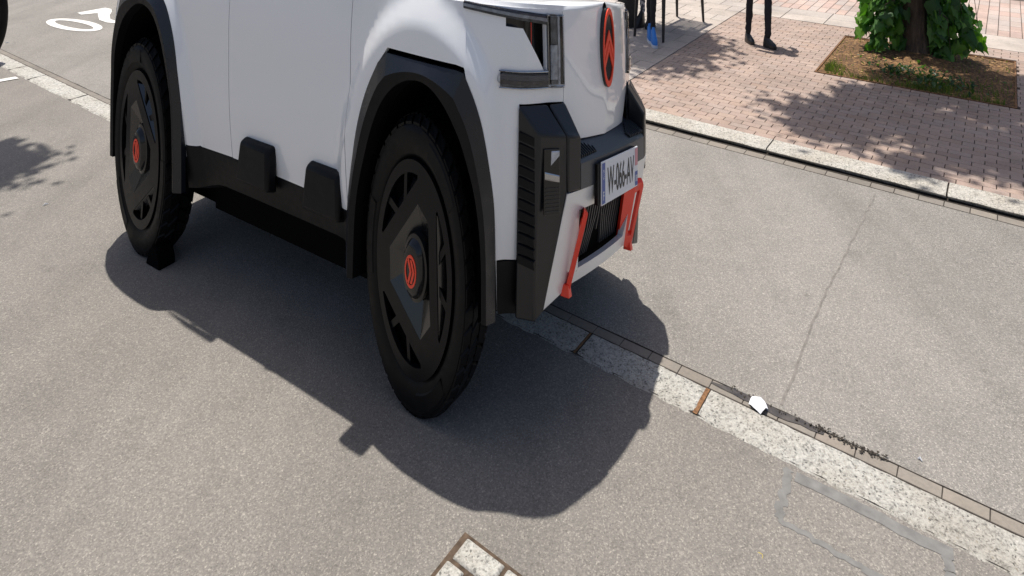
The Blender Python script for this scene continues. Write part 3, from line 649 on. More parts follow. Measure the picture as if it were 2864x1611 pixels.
MB().hexa([(.42, -.52, .28), (.58, -.50, .32), (.58, .50, .32), (.42, .52, .28), (.42, -.55, .42), (.60, -.53, .36), (.60, .53, .36), (.42, .55, .42)]).build('chin', 'under_black', car, cxf)
for s_ in (-1, 1):                                                     # red tow hooks: slotted plates standing beside the grille
    TO, TI, BO, BI = [Vector((p[0], p[1] * s_, p[2])) for p in ((.803, .408, .546), (.730, .275, .540), (.703, .432, .350), (.650, .335, .364))]
    def hp(a, b): return (TI * (1 - a) + TO * a) * b + (BI * (1 - a) + BO * a) * (1 - b)
    out = [(0, .98), (.8, 1.02), (.94, 1.01), (1, .95), (1, .08), (.95, -.02), (.8, -.06), (.3, -.02), (0, .04)]; hole = [(.60, .86), (.84, .90), (.84, .16), (.60, .14)]
    nrm = (TO - TI).cross(BI - TI).normalized() * .011
    V, F, B = tri(out, [hole], .15); P0 = [hp(*p) for p in V]; n = len(V); mb = MB()
    mb.add([tuple(p + nrm) for p in P0] + [tuple(p - nrm) for p in P0], list(F) + [tuple(i + n for i in q[::-1]) for q in F] + [(a, b, b + n, a + n) for a, b in B])
    hk = mb.build('tow_hook', 'signal_red', car, cxf, 30, .007)
    c = hp(.92, -.03); MB().prism([(c.x - .03, c.y - .024, c.z - .014), (c.x + .022, c.y - .020, c.z - .014), (c.x + .022, c.y + .020, c.z - .014), (c.x - .03, c.y + .024, c.z - .014)], [(c.x - .025, c.y - .015, c.z + .016), (c.x + .014, c.y - .014, c.z + .016), (c.x + .014, c.y + .014, c.z + .016), (c.x - .025, c.y + .015, c.z + .016)]).build('foot', 'signal_red', hk, cxf, 30, .004)
PU = .826
def fp(x, y, o): return (PU + o, x, .604 + y)
plate = MB().box(PU - .008, PU, -.26, .26, .549, .659).build('number_plate', 'plate_white', car, cxf, bevel=.004)
MB().box(PU - .03, PU - .009, -.292, .262, .553, .655).build('bracket', 'black_plastic', plate, cxf)
def rect(nm, x0, x1, y0, y1, mat, o=.0012): MB().add([fp(x0, y0, o), fp(x1, y0, o), fp(x1, y1, o), fp(x0, y1, o)], [(0, 1, 2, 3)]).build(nm, mat, plate, cxf)
rect('blue_band', -.256, -.215, -.051, .051, 'plate_blue'); rect('blue_band', .215, .256, -.051, -.012, 'plate_blue'); rect('sticker', .215, .256, .004, .051, 'plate_pink')
for a in range(12): x, y = -.2355 + .011 * math.cos(a * .5236), .022 + .011 * math.sin(a * .5236); rect('star', x - .0017, x + .0017, y - .0017, y + .0017, 'emblem_yellow' if False else 'plate_white', .0018)
def text(body, x0, x1, y0, y1, mat, o, nm, bold=0):
    cu = bpy.data.curves.new('t', 'FONT'); cu.body = body; cu.offset = bold; to_ = bpy.data.objects.new('t', cu); COL.objects.link(to_)
    dg = bpy.context.evaluated_depsgraph_get(); me = bpy.data.meshes.new_from_object(to_.evaluated_get(dg)); bpy.data.objects.remove(to_)
    xs = [v.co.x for v in me.vertices]; ys = [v.co.y for v in me.vertices]; a, b, c, d_ = min(xs), max(xs), min(ys), max(ys)
    for v in me.vertices: v.co = cxf(*fp(x0 + (v.co.x - a) / (b - a) * (x1 - x0), y0 + (v.co.y - c) / (d_ - c) * (y1 - y0), o))
    return link(nm, me, mat, plate)
text('W-066-AV', -.185, .198, -.036, .036, 'plate_black', .0015, 'letters', .012)
text('F', -.243, -.229, -.042, -.020, 'plate_white', .0018, 'letters', .02); text('88', .222, .250, -.040, -.022, 'plate_white', .0018, 'letters', .01)
# ---- wheels: lathe tyre with tread blocks, slotted cover, hub cap with emblem
WR = .366
def make_wheel(rot):
    """outer face towards -v at v = 0"""
    A = [2 * math.pi * i / 72 for i in range(72)]
    def pr(r, a, o): return (r * math.cos(a + rot), -o, r * math.sin(a + rot))
    inner = MB().loft([[pr(r, a, o) for a in A] for r, o in ((.255, -.03), (.25, -.20), (.01, -.2))], True); inner.loft([[pr(r, a, -.05) for a in A] for r in (.245, .02)], True)
    wh = inner.build('wheel', 'under_black', car, wxf)
    ty = MB().loft([[pr(r, a, o) for a in A] for r, o in ((.262, -.03), (.274, -.012), (.285, .0), (.305, .006), (.332, .010), (.350, .002), (.354, -.014), (.359, -.05), (.359, -.20), (.350, -.235), (.33, -.25), (.262, -.24))], True).build('tyre', 'tyre_rubber', wh, wxf, 50)
    NB = 40; tb = MB()
    for row, (o0, o1, sk, r0, r1) in enumerate(((-.004, -.048, .05, .359, .3705), (-.054, -.118, .07, .372, .372), (-.130, -.194, -.07, .372, .372), (-.200, -.240, -.05, .3705, .359))):
        for k in range(NB):
            a = 2 * math.pi * k / NB; da = 2 * math.pi / NB * .76
            p = [(r0 - .014, a, o0), (r0 - .014, a + da, o0), (r1 - .014, a + da + sk, o1), (r1 - .012, a + sk, o1), (r0, a, o0), (r0, a + da, o0), (r1, a + da + sk, o1), (r1, a + sk, o1)]
            tb.hexa([pr(*q) for q in p])
    tag(tb.build('tread', 'tyre_rubber', wh, wxf), kind='stuff')
    # raised ribs on the sidewall
    for k in range(3):
        a0 = 2 * math.pi * k / 3 + .55
        MB().loft([[pr(r, a0 + .62 * i / 10, o) for i in range(11)] for r, o in ((.296, .004), (.300, .011), (.338, .011), (.345, .002))]).build('sidewall_rib', 'tyre_rubber', ty, wxf, 30)
    # cover plate with three windows and a six-sided bowl round the hub
    R = .268; out = [(R * math.cos(a), R * math.sin(a)) for a in A]; wins = []; bowl = []
    for k in range(3):
        t0 = 2 * math.pi * k / 3
        w_ = [(.170, -.150), (.178, -.156)] + [(.236 * math.cos(b), .236 * math.sin(b)) for b in [-.70 + 1.4 * i / 12 for i in range(13)]] + [(.178, .156), (.170, .150)]
        wins.append([(x * math.cos(t0) - y * math.sin(t0), x * math.sin(t0) + y * math.cos(t0)) for x, y in w_])
        for b in (-.80, .80):
            r_ = .118 / math.cos(b); bowl.append((r_ * math.cos(t0 + b), r_ * math.sin(t0 + b)))
    V, F, B = tri(out, wins + [bowl], .035)
    def dome(x, y): r = math.hypot(x, y); return .010 - .10 * max(0, r - .12) ** 1.6
    def rp(x, y, o): c, s_ = math.cos(rot), math.sin(rot); return (x * c - y * s_, -o, x * s_ + y * c)
    vs = [rp(x, y, dome(x, y)) for x, y in V]; bk = {}
    for e in B:
        for i in e:
            if i not in bk: bk[i] = len(vs); x, y = V[i]; vs.append(rp(x, y, dome(x, y) - .032))
    cover = MB().add(vs, list(F) + [(a, bk[a], bk[b], b) for a, b in B]).build('wheel_cover', 'cover_dark', wh, wxf, 30)
    for k in range(3):                                                  # bars across the windows, sloped window walls
        t0 = 2 * math.pi * k / 3
        for (x0, y0, x1, y1) in ((.165, -.030, .238, -.085), (.165, .030, .238, .085)):
            c, s_ = math.cos(t0), math.sin(t0); d_ = Vector((x1 - x0, y1 - y0, 0)).normalized(); q = Vector((-d_.y, d_.x, 0)) * .010
            P = [Vector((x0, y0, 0)) - q, Vector((x1, y1, 0)) - q, Vector((x1, y1, 0)) + q, Vector((x0, y0, 0)) + q]
            P = [(p.x * c - p.y * s_, p.x * s_ + p.y * c) for p in P]
            MB().prism([rp(x, y, -.035) for x, y in P], [rp(x, y, -.004) for x, y in P]).build('window_bar', 'cover_dark', cover, wxf)
        P = [(.170, -.150), (.170, .150)]; c, s_ = math.cos(t0), math.sin(t0)
        q = [(x * c - y * s_, x * s_ + y * c) for x, y in ((.168, -.148), (.168, .148), (.196, .10), (.196, -.10))]
        MB().add([rp(*q[0], .004), rp(*q[1], .004), rp(*q[2], -.034), rp(*q[3], -.034)], [(0, 1, 2, 3)]).build('window_wall', 'cover_facet', cover, wxf)
    n = len(bowl); hub = [(.083 * math.cos(math.atan2(y, x)), .083 * math.sin(math.atan2(y, x))) for x, y in bowl]
    for i in range(n):
        a, b, c, d_ = bowl[i], bowl[(i + 1) % n], hub[(i + 1) % n], hub[i]
        MB().add([rp(*a, .009), rp(*b, .009), rp(*c, -.055), rp(*d_, -.055)], [(0, 1, 2, 3)]).build('bowl_facet', 'cover_facet', cover, wxf)
    cap = MB().loft([[rp(r * math.cos(a), r * math.sin(a), o) for a in A[::2]] for r, o in ((.086, -.056), (.084, -.012), (.074, -.008), (.066, .012), (.060, .020), (.048, .0235), (.001, .024))], True).build('hub_cap', 'gloss_black', wh, wxf, 30)
    def fh(x, y, o): return rp2(x * .041, y * .041, .0245 + o)
    def rp2(x, y, o): return (x, -o, y)
    ringm(fh, .80, .98, -.002, .003, 28).build('hub_emblem', 'emblem_red', cap, wxf)
    for a, th, xl in ((.62, .30, .70), (.14, .30, .72)): face(MB(), [(y + .06, -x) for x, y in chev(a, th, xl)], fh, -.002, .003).build('chevron', 'emblem_red', cap, wxf)
    return wh
def copy_tree(o, parent=None):
    c = o.copy(); COL.objects.link(c); c.parent = parent
    for ch in [x for x in list(COL.objects) if x.parent == o]: copy_tree(ch, c)
    return c
wf = make_wheel(0.05); wf.location = (0, -.895, .362 * S)
wr = make_wheel(.92); wr.location = (-2.723, -.895, .362 * S)
for src, u in ((wf, 0), (wr, -2.723)):
    c = copy_tree(src, car); c.location = (u, .895, .362 * S); c.rotation_euler = (0, 0, math.pi)
# wheel chock by the rear wheel
co, si = math.cos(rad(57.29 - 90)), math.sin(rad(57.29 - 90))
def carw(u, v): return (-.05365 + u * co - v * si, 4.51927 + u * si + v * co)
ck = [(-2.60, 0), (-2.38, 0), (-2.385, .035), (-2.43, .075), (-2.50, .085), (-2.555, .06)]
chock = MB().prism([(u + 2.48, -.075, w + .001) for u, w in ck], [(u + 2.48, .075, w + .001) for u, w in ck]).build('wheel_chock', 'under_black', None, None, 30, .008)
chock.location = (*carw(-2.50, -.855), 0); chock.rotation_euler = (0, 0, rad(57.29 - 90)); chock.scale = (.8, .85, .8); tag(chock, 'black rubber wheel chock wedged against the rear wheel of the white car', 'wheel chock')

# ================================================================= tree pit, trees, ivy
d0, d1, n0, n1 = PIT
TX, TY = 5.86, 10.02                                                  # the trunk
def soil_h(d, n):
    x, y = RW(d, n); r = math.hypot(x - TX, y - TY)
    e = min(d - d0, d1 - d, n - n0, n1 - n)
    return W1 - .0055 + .055 * math.exp(-(r / .55) ** 2) * sst(e / .15) + .002 * math.sin(9 * d + 4 * n) * sst(e / .2) + .003 * sst(e / .1)
mb = MB(); K = 26
mb.loft([[(n0 + (n1 - n0) * j / K, d0 + (d1 - d0) * i / K, soil_h(d0 + (d1 - d0) * i / K, n0 + (n1 - n0) * j / K)) for j in range(K + 1)] for i in range(K + 1)])
soil = mb.build('tree_pit_soil', 'soil', None, rxf, 60); tag(soil, kind='structure')
for a in ((n0 - .018, n0, d0 - .018, d1 + .018), (n1, n1 + .018, d0 - .018, d1 + .018), (n0, n1, d0 - .018, d0), (n0, n1, d1, d1 + .018)):
    MB().box(a[0], a[1], a[2], a[3], W1 - .03, W1 + .0015).build('edging', 'rust_dirt', soil, rxf)
def leaf_shape(kind):
    if kind == 'ivy': return [(0, 0), (.30, .16), (.62, .05), (.50, -.22), (.46, -.52), (.22, -.62), (0, -1.0), (-.22, -.62), (-.46, -.52), (-.50, -.22), (-.62, .05), (-.30, .16)]
    return [(0, 0), (.22, -.15), (.32, -.42), (.24, -.72), (0, -1.0), (-.24, -.72), (-.32, -.42), (-.22, -.15)]
def leaf_geo(kind, L):
    P = leaf_shape(kind); n = len(P)
    vs = [(x * L, -.10 * L * (1 - abs(x) * 1.4) - .12 * L * (y * y), y * L) for x, y in P] + [(0, -.16 * L, -.42 * L)]
    return vs, [(i, (i + 1) % n, n) for i in range(n)]
def leaf_at(kind, L, pos, yaw, pitch, roll=0, st=S):
    vs, fs = leaf_geo(kind, L); R = Matrix.Rotation(yaw, 3, 'Z') @ Matrix.Rotation(pitch, 3, 'X') @ Matrix.Rotation(roll, 3, 'Y')
    out = []
    for v in vs: q = R @ Vector(v); out.append((pos[0] + q.x, pos[1] + q.y, pos[2] + q.z))
    return out, fs
SEED = 4
def crown(center, rx, ry, rw, nclump, nleaf, name, parent, base, mat='crown_leaf', L=.13):
    rng = random.Random(int(center[0] * 1000) + SEED); mb = MB(); cl = []
    for _ in range(nclump):
        while True:
            a = [rng.uniform(-1, 1) for _ in range(3)]
            if .25 < sum(q * q for q in a) < 1: break
        cl.append((center[0] + a[0] * rx, center[1] + a[1] * ry, center[2] + a[2] * rw, rng.uniform(.22, .48)))
    for k in range(nleaf):
        c = rng.choice(cl); p = [c[i] + rng.gauss(0, c[3] * (.55 if i < 2 else .35)) for i in range(3)]
        v, f_ = leaf_at('', L * rng.uniform(.7, 1.3), p, rng.uniform(0, 6.28), rng.uniform(.4, 1.5), rng.uniform(-.5, .5)); mb.add(v, f_)
    o = mb.build('crown', mat, parent, lambda x, y, w: (x - base[0], y - base[1], w * S), recalc=False)
    return o, cl
def tree(x, y, r0, h, center, rx, ry, rw, nclump, nleaf, label):
    root = empty('tree', (x, y, W1 * S)); tag(root, label, 'tree')
    rng = random.Random(int(x * 100)); K = 14; rings = []
    for i in range(K + 1):
        q = i / K; w = h * q; r = r0 * (1.0 - .45 * q) * (1 + .55 * math.exp(-w / .10)); ox, oy = .05 * math.sin(w * 1.3), .04 * math.sin(w * 1.9 + 1)
        rings.append([(ox + r * (1 + .10 * math.sin(3 * a + w * 2) + .06 * math.sin(7 * a + 3 * w)) * math.cos(a), oy + r * (1 + .10 * math.sin(3 * a + w * 2) + .06 * math.sin(7 * a + 3 * w)) * math.sin(a), w - .02) for a in [2 * math.pi * k / 20 for k in range(20)]])
    tk = MB().loft(rings, True, True).build('trunk', 'bark', root, None, 60)
    _, cl = crown(center, rx, ry, rw, nclump, nleaf, 'crown', root, (x, y))
    for c in cl[::2]: MB().tube([(.05 * math.sin(h * 1.3), 0, h * .93), ((c[0] - x) * .45, (c[1] - y) * .45, h + (c[2] - h) * .6), (c[0] - x, c[1] - y, c[2] - W1)], [r0 * .42, r0 * .2, .012], 6).build('limb', 'bark', root, None, 60)
    return root, cl
main_tree, cl = tree(TX, TY, .185, 3.1, (4.80, 9.25, 4.3), 2.35, 1.55, .7, 66, 17000, 'tree with an ivy covered trunk standing in the square earth pit')
tree(1.05, 14.6, .14, 3.0, (1.45, 12.35, 4.0), 1.15, 1.3, .6, 26, 4200, 'tree beyond the frame that shades the bench behind the car')
tree(-7.2, 8.7, .14, 3.0, (-6.25, 7.85, 4.0), .95, .85, .5, 22, 5200, 'tree beyond the left edge that throws a leafy shadow on the asphalt')
# ivy on the trunk: its larger leaves one by one, the rest as foliage
ivy = empty('ivy_plant', (TX, TY, W1 * S)); tag(ivy, 'green ivy climbing the tree trunk with hanging leafy shoots', 'ivy')
rng = random.Random(5); lm = []
for L in (.10, .125, .15):
    vs, fs = leaf_geo('ivy', L); me = bpy.data.meshes.new('leaf'); me.from_pydata([(x, y, z * S * .62) for x, y, z in vs], [], fs); me.materials.append(M['ivy']); lm.append(me)
rest = MB()
fa = math.atan2(-TY, -TX); ra, la = fa + math.pi / 2, fa - math.pi / 2      # towards the viewer, to the right, to the left
shoots = []
for k in range(19):                                                            # right flank
    q = rng.random(); shoots.append((ra + rng.uniform(-.7, .75), .27 + .36 * q, rng.uniform(.25, .75), rng.uniform(.12, .34)))
for k in range(15):                                                            # left flank
    q = rng.random(); shoots.append((la + rng.uniform(-.75, .7), .28 + .38 * q, rng.uniform(.22, .75), rng.uniform(.12, .30)))
for k in range(14): shoots.append((rng.uniform(-math.pi, math.pi), rng.uniform(.24, .40), rng.uniform(.3, 1.3), rng.uniform(.15, .35)))
shoots += [(la - .1, .74, .36, .22), (la + .12, .68, .42, .26), (la + .3, .66, .34, .20), (la + .42, .60, .25, .22), (ra - .05, .78, .40, .26), (ra - .2, .74, .34, .22), (ra + .1, .70, .30, .2), (ra - .5, .42, .28, .26), (ra - .62, .40, .30, .27), (ra - .35, .62, .24, .14)]
n_obj = 0
for si_, (a, r, w0, ln) in enumerate(shoots[::-1]):
    for j in range(11):
        q = j / 10; w = w0 - ln * q + rng.gauss(0, .012); rr = r * (.78 + .22 * q) + rng.gauss(0, .03); aa = a + rng.gauss(0, .07)
        if w < .04: continue
        p = (rr * math.cos(aa), rr * math.sin(aa), w); yaw = fa + math.pi / 2 + rng.gauss(0, .85); pitch = rng.gauss(-.35, .4); roll = rng.gauss(0, .5)
        if n_obj < 295 and w < .52:
            o = bpy.data.objects.new('leaf', rng.choice(lm)); COL.objects.link(o); o.parent = ivy; o.location = (p[0], p[1], p[2] * S); o.rotation_euler = (pitch, roll, yaw); n_obj += 1
        else:
            v, f_ = leaf_at('ivy', rng.uniform(.08, .14), p, yaw, pitch, roll); rest.add(v, f_)
for k in range(620):
    aa = rng.uniform(-math.pi, math.pi); w = rng.uniform(.10, 1.9); rr = .22 + abs(rng.gauss(0, .07))
    if math.cos(aa - fa) > .90 and w < .7: continue                          # bark stays bare in front
    v, f_ = leaf_at('ivy', rng.uniform(.07, .13), (rr * math.cos(aa), rr * math.sin(aa), w), aa + math.pi / 2 + rng.gauss(0, .6), rng.gauss(-.2, .4), rng.gauss(0, .4)); rest.add(v, f_)
tag(rest.build('foliage', 'ivy', ivy, None, recalc=False), kind='stuff')
for a, r, w0, ln in shoots[::2]:
    MB().tube([(.15 * math.cos(a), .15 * math.sin(a), w0 + .1), (r * .9 * math.cos(a), r * .9 * math.sin(a), w0 + .03), (r * math.cos(a), r * math.sin(a), max(.03, w0 - ln))], .005, 5).build('stem', 'bark', ivy, None)
# ground cover, grass, dry leaves on the soil
gc = MB(); gs = MB()
for k in range(330):
    q = rng.random(); d = 1.45 - .95 * q + rng.gauss(0, .20); n = n0 + .66 - .34 * q + rng.gauss(0, .17)
    if not (d0 + .05 < d < d1 - .05 and n0 + .04 < n < n1 - .05): continue
    x, y = RW(d, n); v, f_ = leaf_at('', rng.uniform(.035, .075), (x, y, soil_h(d, n) + rng.uniform(.005, .06)), rng.uniform(0, 6.28), rng.uniform(.9, 1.75), 0); gc.add(v, f_)
def blade(x, y, w, h, lean, a):
    gs.add([(x - .006 * math.cos(a), y - .006 * math.sin(a), w), (x + .006 * math.cos(a), y + .006 * math.sin(a), w), (x + lean * math.sin(a) * .5, y - lean * math.cos(a) * .5, w + h * .65), (x + lean * math.sin(a), y - lean * math.cos(a), w + h)], [(0, 1, 2), (1, 3, 2)])
for k in range(1500):
    z = rng.random()
    if z < .32: d = rng.uniform(.05, 2.0); n = n0 + abs(rng.gauss(.02, .05))
    elif z < .52: d = 2.05 - abs(rng.gauss(0, .10)); n = n0 + .12 + abs(rng.gauss(0, .16))
    elif z < .62: d = .95 + rng.gauss(0, .10); n = n0 + .10 + rng.gauss(0, .05)
    elif z < .74: d = .68 + rng.gauss(0, .10); n = n0 + .22 + rng.gauss(0, .07)
    elif z < .84: d = rng.uniform(.1, 1.0); n = n0 + .35 + rng.gauss(0, .2)
    else: d = rng.uniform(d0, d1); n = rng.uniform(n0, n1)
    if not (d0 + .02 < d < d1 - .02 and n0 + .015 < n < n1 - .02): continue
    x, y = RW(d, n); blade(x, y, soil_h(d, n) - .002, rng.uniform(.015, .05), rng.uniform(.0, .05), rng.uniform(0, 6.28))
tag(gc.build('ground_cover', 'cover_leaf', None, None, recalc=False), 'low dark green ivy leaves creeping over the pit soil', 'ground cover', kind='stuff')
tag(gs.build('grass', 'grass', None, None, recalc=False), 'tufts of thin grass along the pit edge', 'grass', kind='stuff')
dl = MB()
for k in range(420):
    d = rng.uniform(d0 + .03, d1 - .03); n = rng.uniform(n0 + .03, n1 - .03); x, y = RW(d, n); a = rng.uniform(0, 6.28); q = rng.uniform(.008, .024)
    w = soil_h(d, n) + .004
    dl.add([(x + q * math.cos(a + g), y + .7 * q * math.sin(a + g), w + rng.uniform(0, .004)) for g in (0, 1.6, 3.1, 4.7)], [(0, 1, 2, 3)])
t_ = stone_random('dry_litter', [(.22, .12, .045), (.34, .19, .07), (.42, .28, .12), (.14, .08, .035)])
tag(dl.build('leaf_litter', 'dry_litter', None, None, recalc=False), 'dry brown leaf litter scattered over the pit soil', 'litter', kind='stuff')

# ================================================================= people, bench, bag
def skin_body(name, joints, edges, mats, loc, rz, parent=None, sub=2):
    """joints: name -> (x, y, w, rx, ry); grown with a Skin modifier, baked, then stretched like the rest of the place"""
    ks = list(joints); me = bpy.data.meshes.new(name); me.from_pydata([joints[k][:3] for k in ks], [(ks.index(a), ks.index(b)) for a, b in edges], [])
    o = bpy.data.objects.new('tmp', me); COL.objects.link(o); md = o.modifiers.new('Skin', 'SKIN'); md.use_smooth_shade = True
    sv = me.skin_vertices[0].data if me.skin_vertices else None
    if sv is None:
        bm = bmesh.new(); bm.from_mesh(me); bm.verts.layers.skin.verify(); bm.to_mesh(me); bm.free(); sv = me.skin_vertices[0].data
    for i, k in enumerate(ks): sv[i].radius = joints[k][3:5]; sv[i].use_root = (i == 0)
    o.modifiers.new('Sub', 'SUBSURF').levels = sub; o.modifiers['Sub'].render_levels = sub
    dg = bpy.context.evaluated_depsgraph_get(); m2 = bpy.data.meshes.new_from_object(o.evaluated_get(dg)); bpy.data.objects.remove(o)
    for m, _ in mats: m2.materials.append(M[m])
    for p in m2.polygons:
        p.use_smooth = True
        for i, (_, fn) in enumerate(mats):
            if fn(p.center): p.material_index = i; break
    for v in m2.vertices:
        if v.co.z < .92: k_ = .0045 * math.sin(46 * v.co.z + 9 * v.co.x) + .003 * math.sin(83 * v.co.z + 31 * v.co.y); v.co.x += k_ * (1 if v.normal.x > 0 else -1); v.co.y += k_ * (1 if v.normal.y > 0 else -1)
        v.co.z *= S
    r = bpy.data.objects.new(name, m2); COL.objects.link(r); r.location = loc; r.rotation_euler = (0, 0, rz); r.parent = parent; return r
def shoe(name, mat, x, y, parent, yaw=0, sole='shoe_black', L=.23, Wd=.085, hgt=.055):
    """sole plate plus upper; toe towards -y"""
    out = [(-.34, .42), (-.42, .1), (-.5, -.3), (-.36, -.5), (0, -.56), (.36, -.5), (.5, -.3), (.42, .1), (.34, .42), (0, .48)]
    c, s_ = math.cos(yaw), math.sin(yaw)
    def q(a, b, w): X, Y = a * Wd, b * L; return (x + X * c - Y * s_, y + X * s_ + Y * c, w)
    so_ = MB().prism([q(a, b, .002) for a, b in out], [q(a, b, .022) for a, b in out]).build('sole', sole, parent, None, 40)
    hts = [.9, .8, .5, .38, .32, .38, .5, .8, .9, 1.0]
    up = MB().loft([[q(a * .96, b * .97, .022) for a, b in out], [q(a * .93, b * .93, .022 + hgt * .45 * h) for (a, b), h in zip(out, hts)], [q(a * .6, b * .72 + .06, .022 + hgt * h) for (a, b), h in zip(out, hts)], [q(a * .2, b * .3 + .12, .024 + hgt * (.45 + .55 * h)) for (a, b), h in zip(out, hts)]], True, True).build(name, mat, parent, None, 60)
    return up
def head(parent, x, y, w, haircol='hair'):
    for s_ in (-1, 1): MB().loft([[(x + s_ * .033 + .010 * math.cos(a) * k, y - .098 - d_, w + .01 + .007 * math.sin(a) * k) for a in [6.283 * i / 10 for i in range(10)]] for k, d_ in ((1, 0), (.6, .004), (.01, .005))], True).build('eye', 'shoe_black', parent, None, 60)
    MB().loft([[(x - .012, y - .09, w - .035), (x + .012, y - .09, w - .035), (x, y - .12, w - .03)], [(x - .007, y - .09, w + .012), (x + .007, y - .09, w + .012), (x, y - .098, w + .012)]], True, True).build('nose', 'skin', parent, None, 60)
    A = [6.283 * i / 20 for i in range(20)]
    MB().loft([[(x + .088 * k * math.cos(a), y + .018 + .103 * k * math.sin(a), w + z) for a in A] for k, z in ((.96, -.02), (1.02, .03), (.98, .075), (.75, .115), (.35, .132), (.01, .136))], True).build('hair', haircol, parent, None, 60)
STAND = dict(pel=(0, 0, .95, .13, .10), bel=(0, 0, 1.08, .125, .09), che=(0, -.01, 1.30, .15, .10), nec=(0, .01, 1.47, .055, .055), hea=(0, -.01, 1.58, .075, .088), top=(0, -.005, 1.70, .07, .085))
EDG = [('pel', 'bel'), ('bel', 'che'), ('che', 'nec'), ('nec', 'hea'), ('hea', 'top')]
def arm(J, E, s_, hand):
    J['sh%d' % s_] = (s_ * .18, .0, 1.41, .055, .055); J['el%d' % s_] = (s_ * .25, .02, 1.14, .042, .042); J['wr%d' % s_] = (*hand, .03, .026)
    hx, hy, hw = hand; J['pa%d' % s_] = (hx, hy - .02, hw - .075, .036, .02)
    E += [('che', 'sh%d' % s_), ('sh%d' % s_, 'el%d' % s_), ('el%d' % s_, 'wr%d' % s_), ('wr%d' % s_, 'pa%d' % s_)]
    for i, (dx, ln) in enumerate(((-.024, .07), (-.008, .08), (.008, .075), (.024, .06))):
        a = 'f%d%d' % (s_, i); J[a] = (hx + dx, hy - .03, hw - .115, .0095, .0095); J[a + 'b'] = (hx + dx, hy - .045, hw - .115 - ln * .5, .009, .009); J[a + 'c'] = (hx + dx, hy - .05, hw - .115 - ln, .008, .008)
        E += [('pa%d' % s_, a), (a, a + 'b'), (a + 'b', a + 'c')]
    a = 't%d' % s_; J[a] = (hx - s_ * .035, hy - .035, hw - .07, .011, .011); J[a + 'b'] = (hx - s_ * .045, hy - .05, hw - .11, .01, .01); E += [('pa%d' % s_, a), (a, a + 'b')]
# the person standing on the pavement (only the legs are in the picture)
pX, pY = 3.79, 10.70; pw = W1 * S
J = dict(STAND); E = list(EDG); feet = {-1: (3.66 - pX, 10.61 - pY), 1: (3.875 - pX, 10.36 - pY)}
rzp = rad(14); cr, sr = math.cos(-rzp), math.sin(-rzp)
for s_ in (-1, 1):
    fx_, fy_ = feet[s_]; fx_, fy_ = fx_ * cr - fy_ * sr, fx_ * sr + fy_ * cr
    J['hip%d' % s_] = (s_ * .085, 0, .88, .092, .092); J['kn%d' % s_] = ((s_ * .085 + fx_) / 2 + s_ * .01, fy_ * .55 - .01, .47, .058, .062); J['ca%d' % s_] = (fx_ * .92, fy_ * .9 + .015, .30, .052, .056); J['an%d' % s_] = (fx_, fy_ + .055, .05, .042, .048)
    E += [('pel', 'hip%d' % s_), ('hip%d' % s_, 'kn%d' % s_), ('kn%d' % s_, 'ca%d' % s_), ('ca%d' % s_, 'an%d' % s_)]
    arm(J, E, s_, (s_ * .27, -.03, .90)); feet[s_] = (fx_, fy_)
p1 = skin_body('person', J, E, [('skin', lambda c: c.z > 1.47 or (c.z < .93 and abs(c.x) > .21)), ('shirt_dark', lambda c: c.z > .98 or abs(c.x) > .2), ('trousers_black', lambda c: True)], (pX, pY, pw), rzp)
tag(p1, 'person in slim black trousers and dark shoes standing on the pink pavers', 'person')
for s_ in (-1, 1): shoe('shoe', 'shoe_black', feet[s_][0], feet[s_][1] + .02, p1, yaw=rad(-6 if s_ < 0 else 12))
head(p1, 0, -.01, 1.61)
# the bench
bench = empty('bench', (0, 0, W1 * S)); tag(bench, 'dark bench with tapered splayed legs on the pavement behind the car nose', 'bench')
LG = [(1.955, 11.0), (2.335, 10.66), (2.93, 12.25), (3.30, 11.90)]
cx_ = sum(p[0] for p in LG) / 4; cy_ = sum(p[1] for p in LG) / 4
for x, y in LG:
    tx, ty = x + (cx_ - x) * .10, y + (cy_ - y) * .10
    MB().loft([[(px + r * a, py + r * b, w) for a, b in ((-1, -1), (1, -1), (1, 1), (-1, 1))] for px, py, w, r in ((x, y, 0, .017), (x + (tx - x) * .5, y + (ty - y) * .5, .22, .024), (tx, ty, .43, .031))], True, True).build('leg', 'bench_dark', bench, None, None, .004)
def bq(a, b, w): # a along 0..1, b across 0..1
    p = [LG[i] for i in (0, 1, 3, 2)]; x = (p[0][0] * (1 - b) + p[1][0] * b) * (1 - a) + (p[3][0] * (1 - b) + p[2][0] * b) * a; y = (p[0][1] * (1 - b) + p[1][1] * b) * (1 - a) + (p[3][1] * (1 - b) + p[2][1] * b) * a; return (x, y, w)
for b0, b1 in ((-.06, .03), (.97, 1.06)): MB().hexa([bq(-.03, b0, .415), bq(1.03, b0, .415), bq(1.03, b1, .415), bq(-.03, b1, .415), bq(-.03, b0, .45), bq(1.03, b0, .45), bq(1.03, b1, .45), bq(-.03, b1, .45)]).build('rail', 'bench_dark', bench)
for k in range(44):
    a = -.02 + 1.02 * k / 43; MB().hexa([bq(a, .0, .43), bq(a + .016, .0, .43), bq(a + .016, 1, .43), bq(a, 1, .43), bq(a, .0, .445), bq(a + .016, .0, .445), bq(a + .016, 1, .445), bq(a, 1, .445)]).build('slat', 'bench_dark', bench)
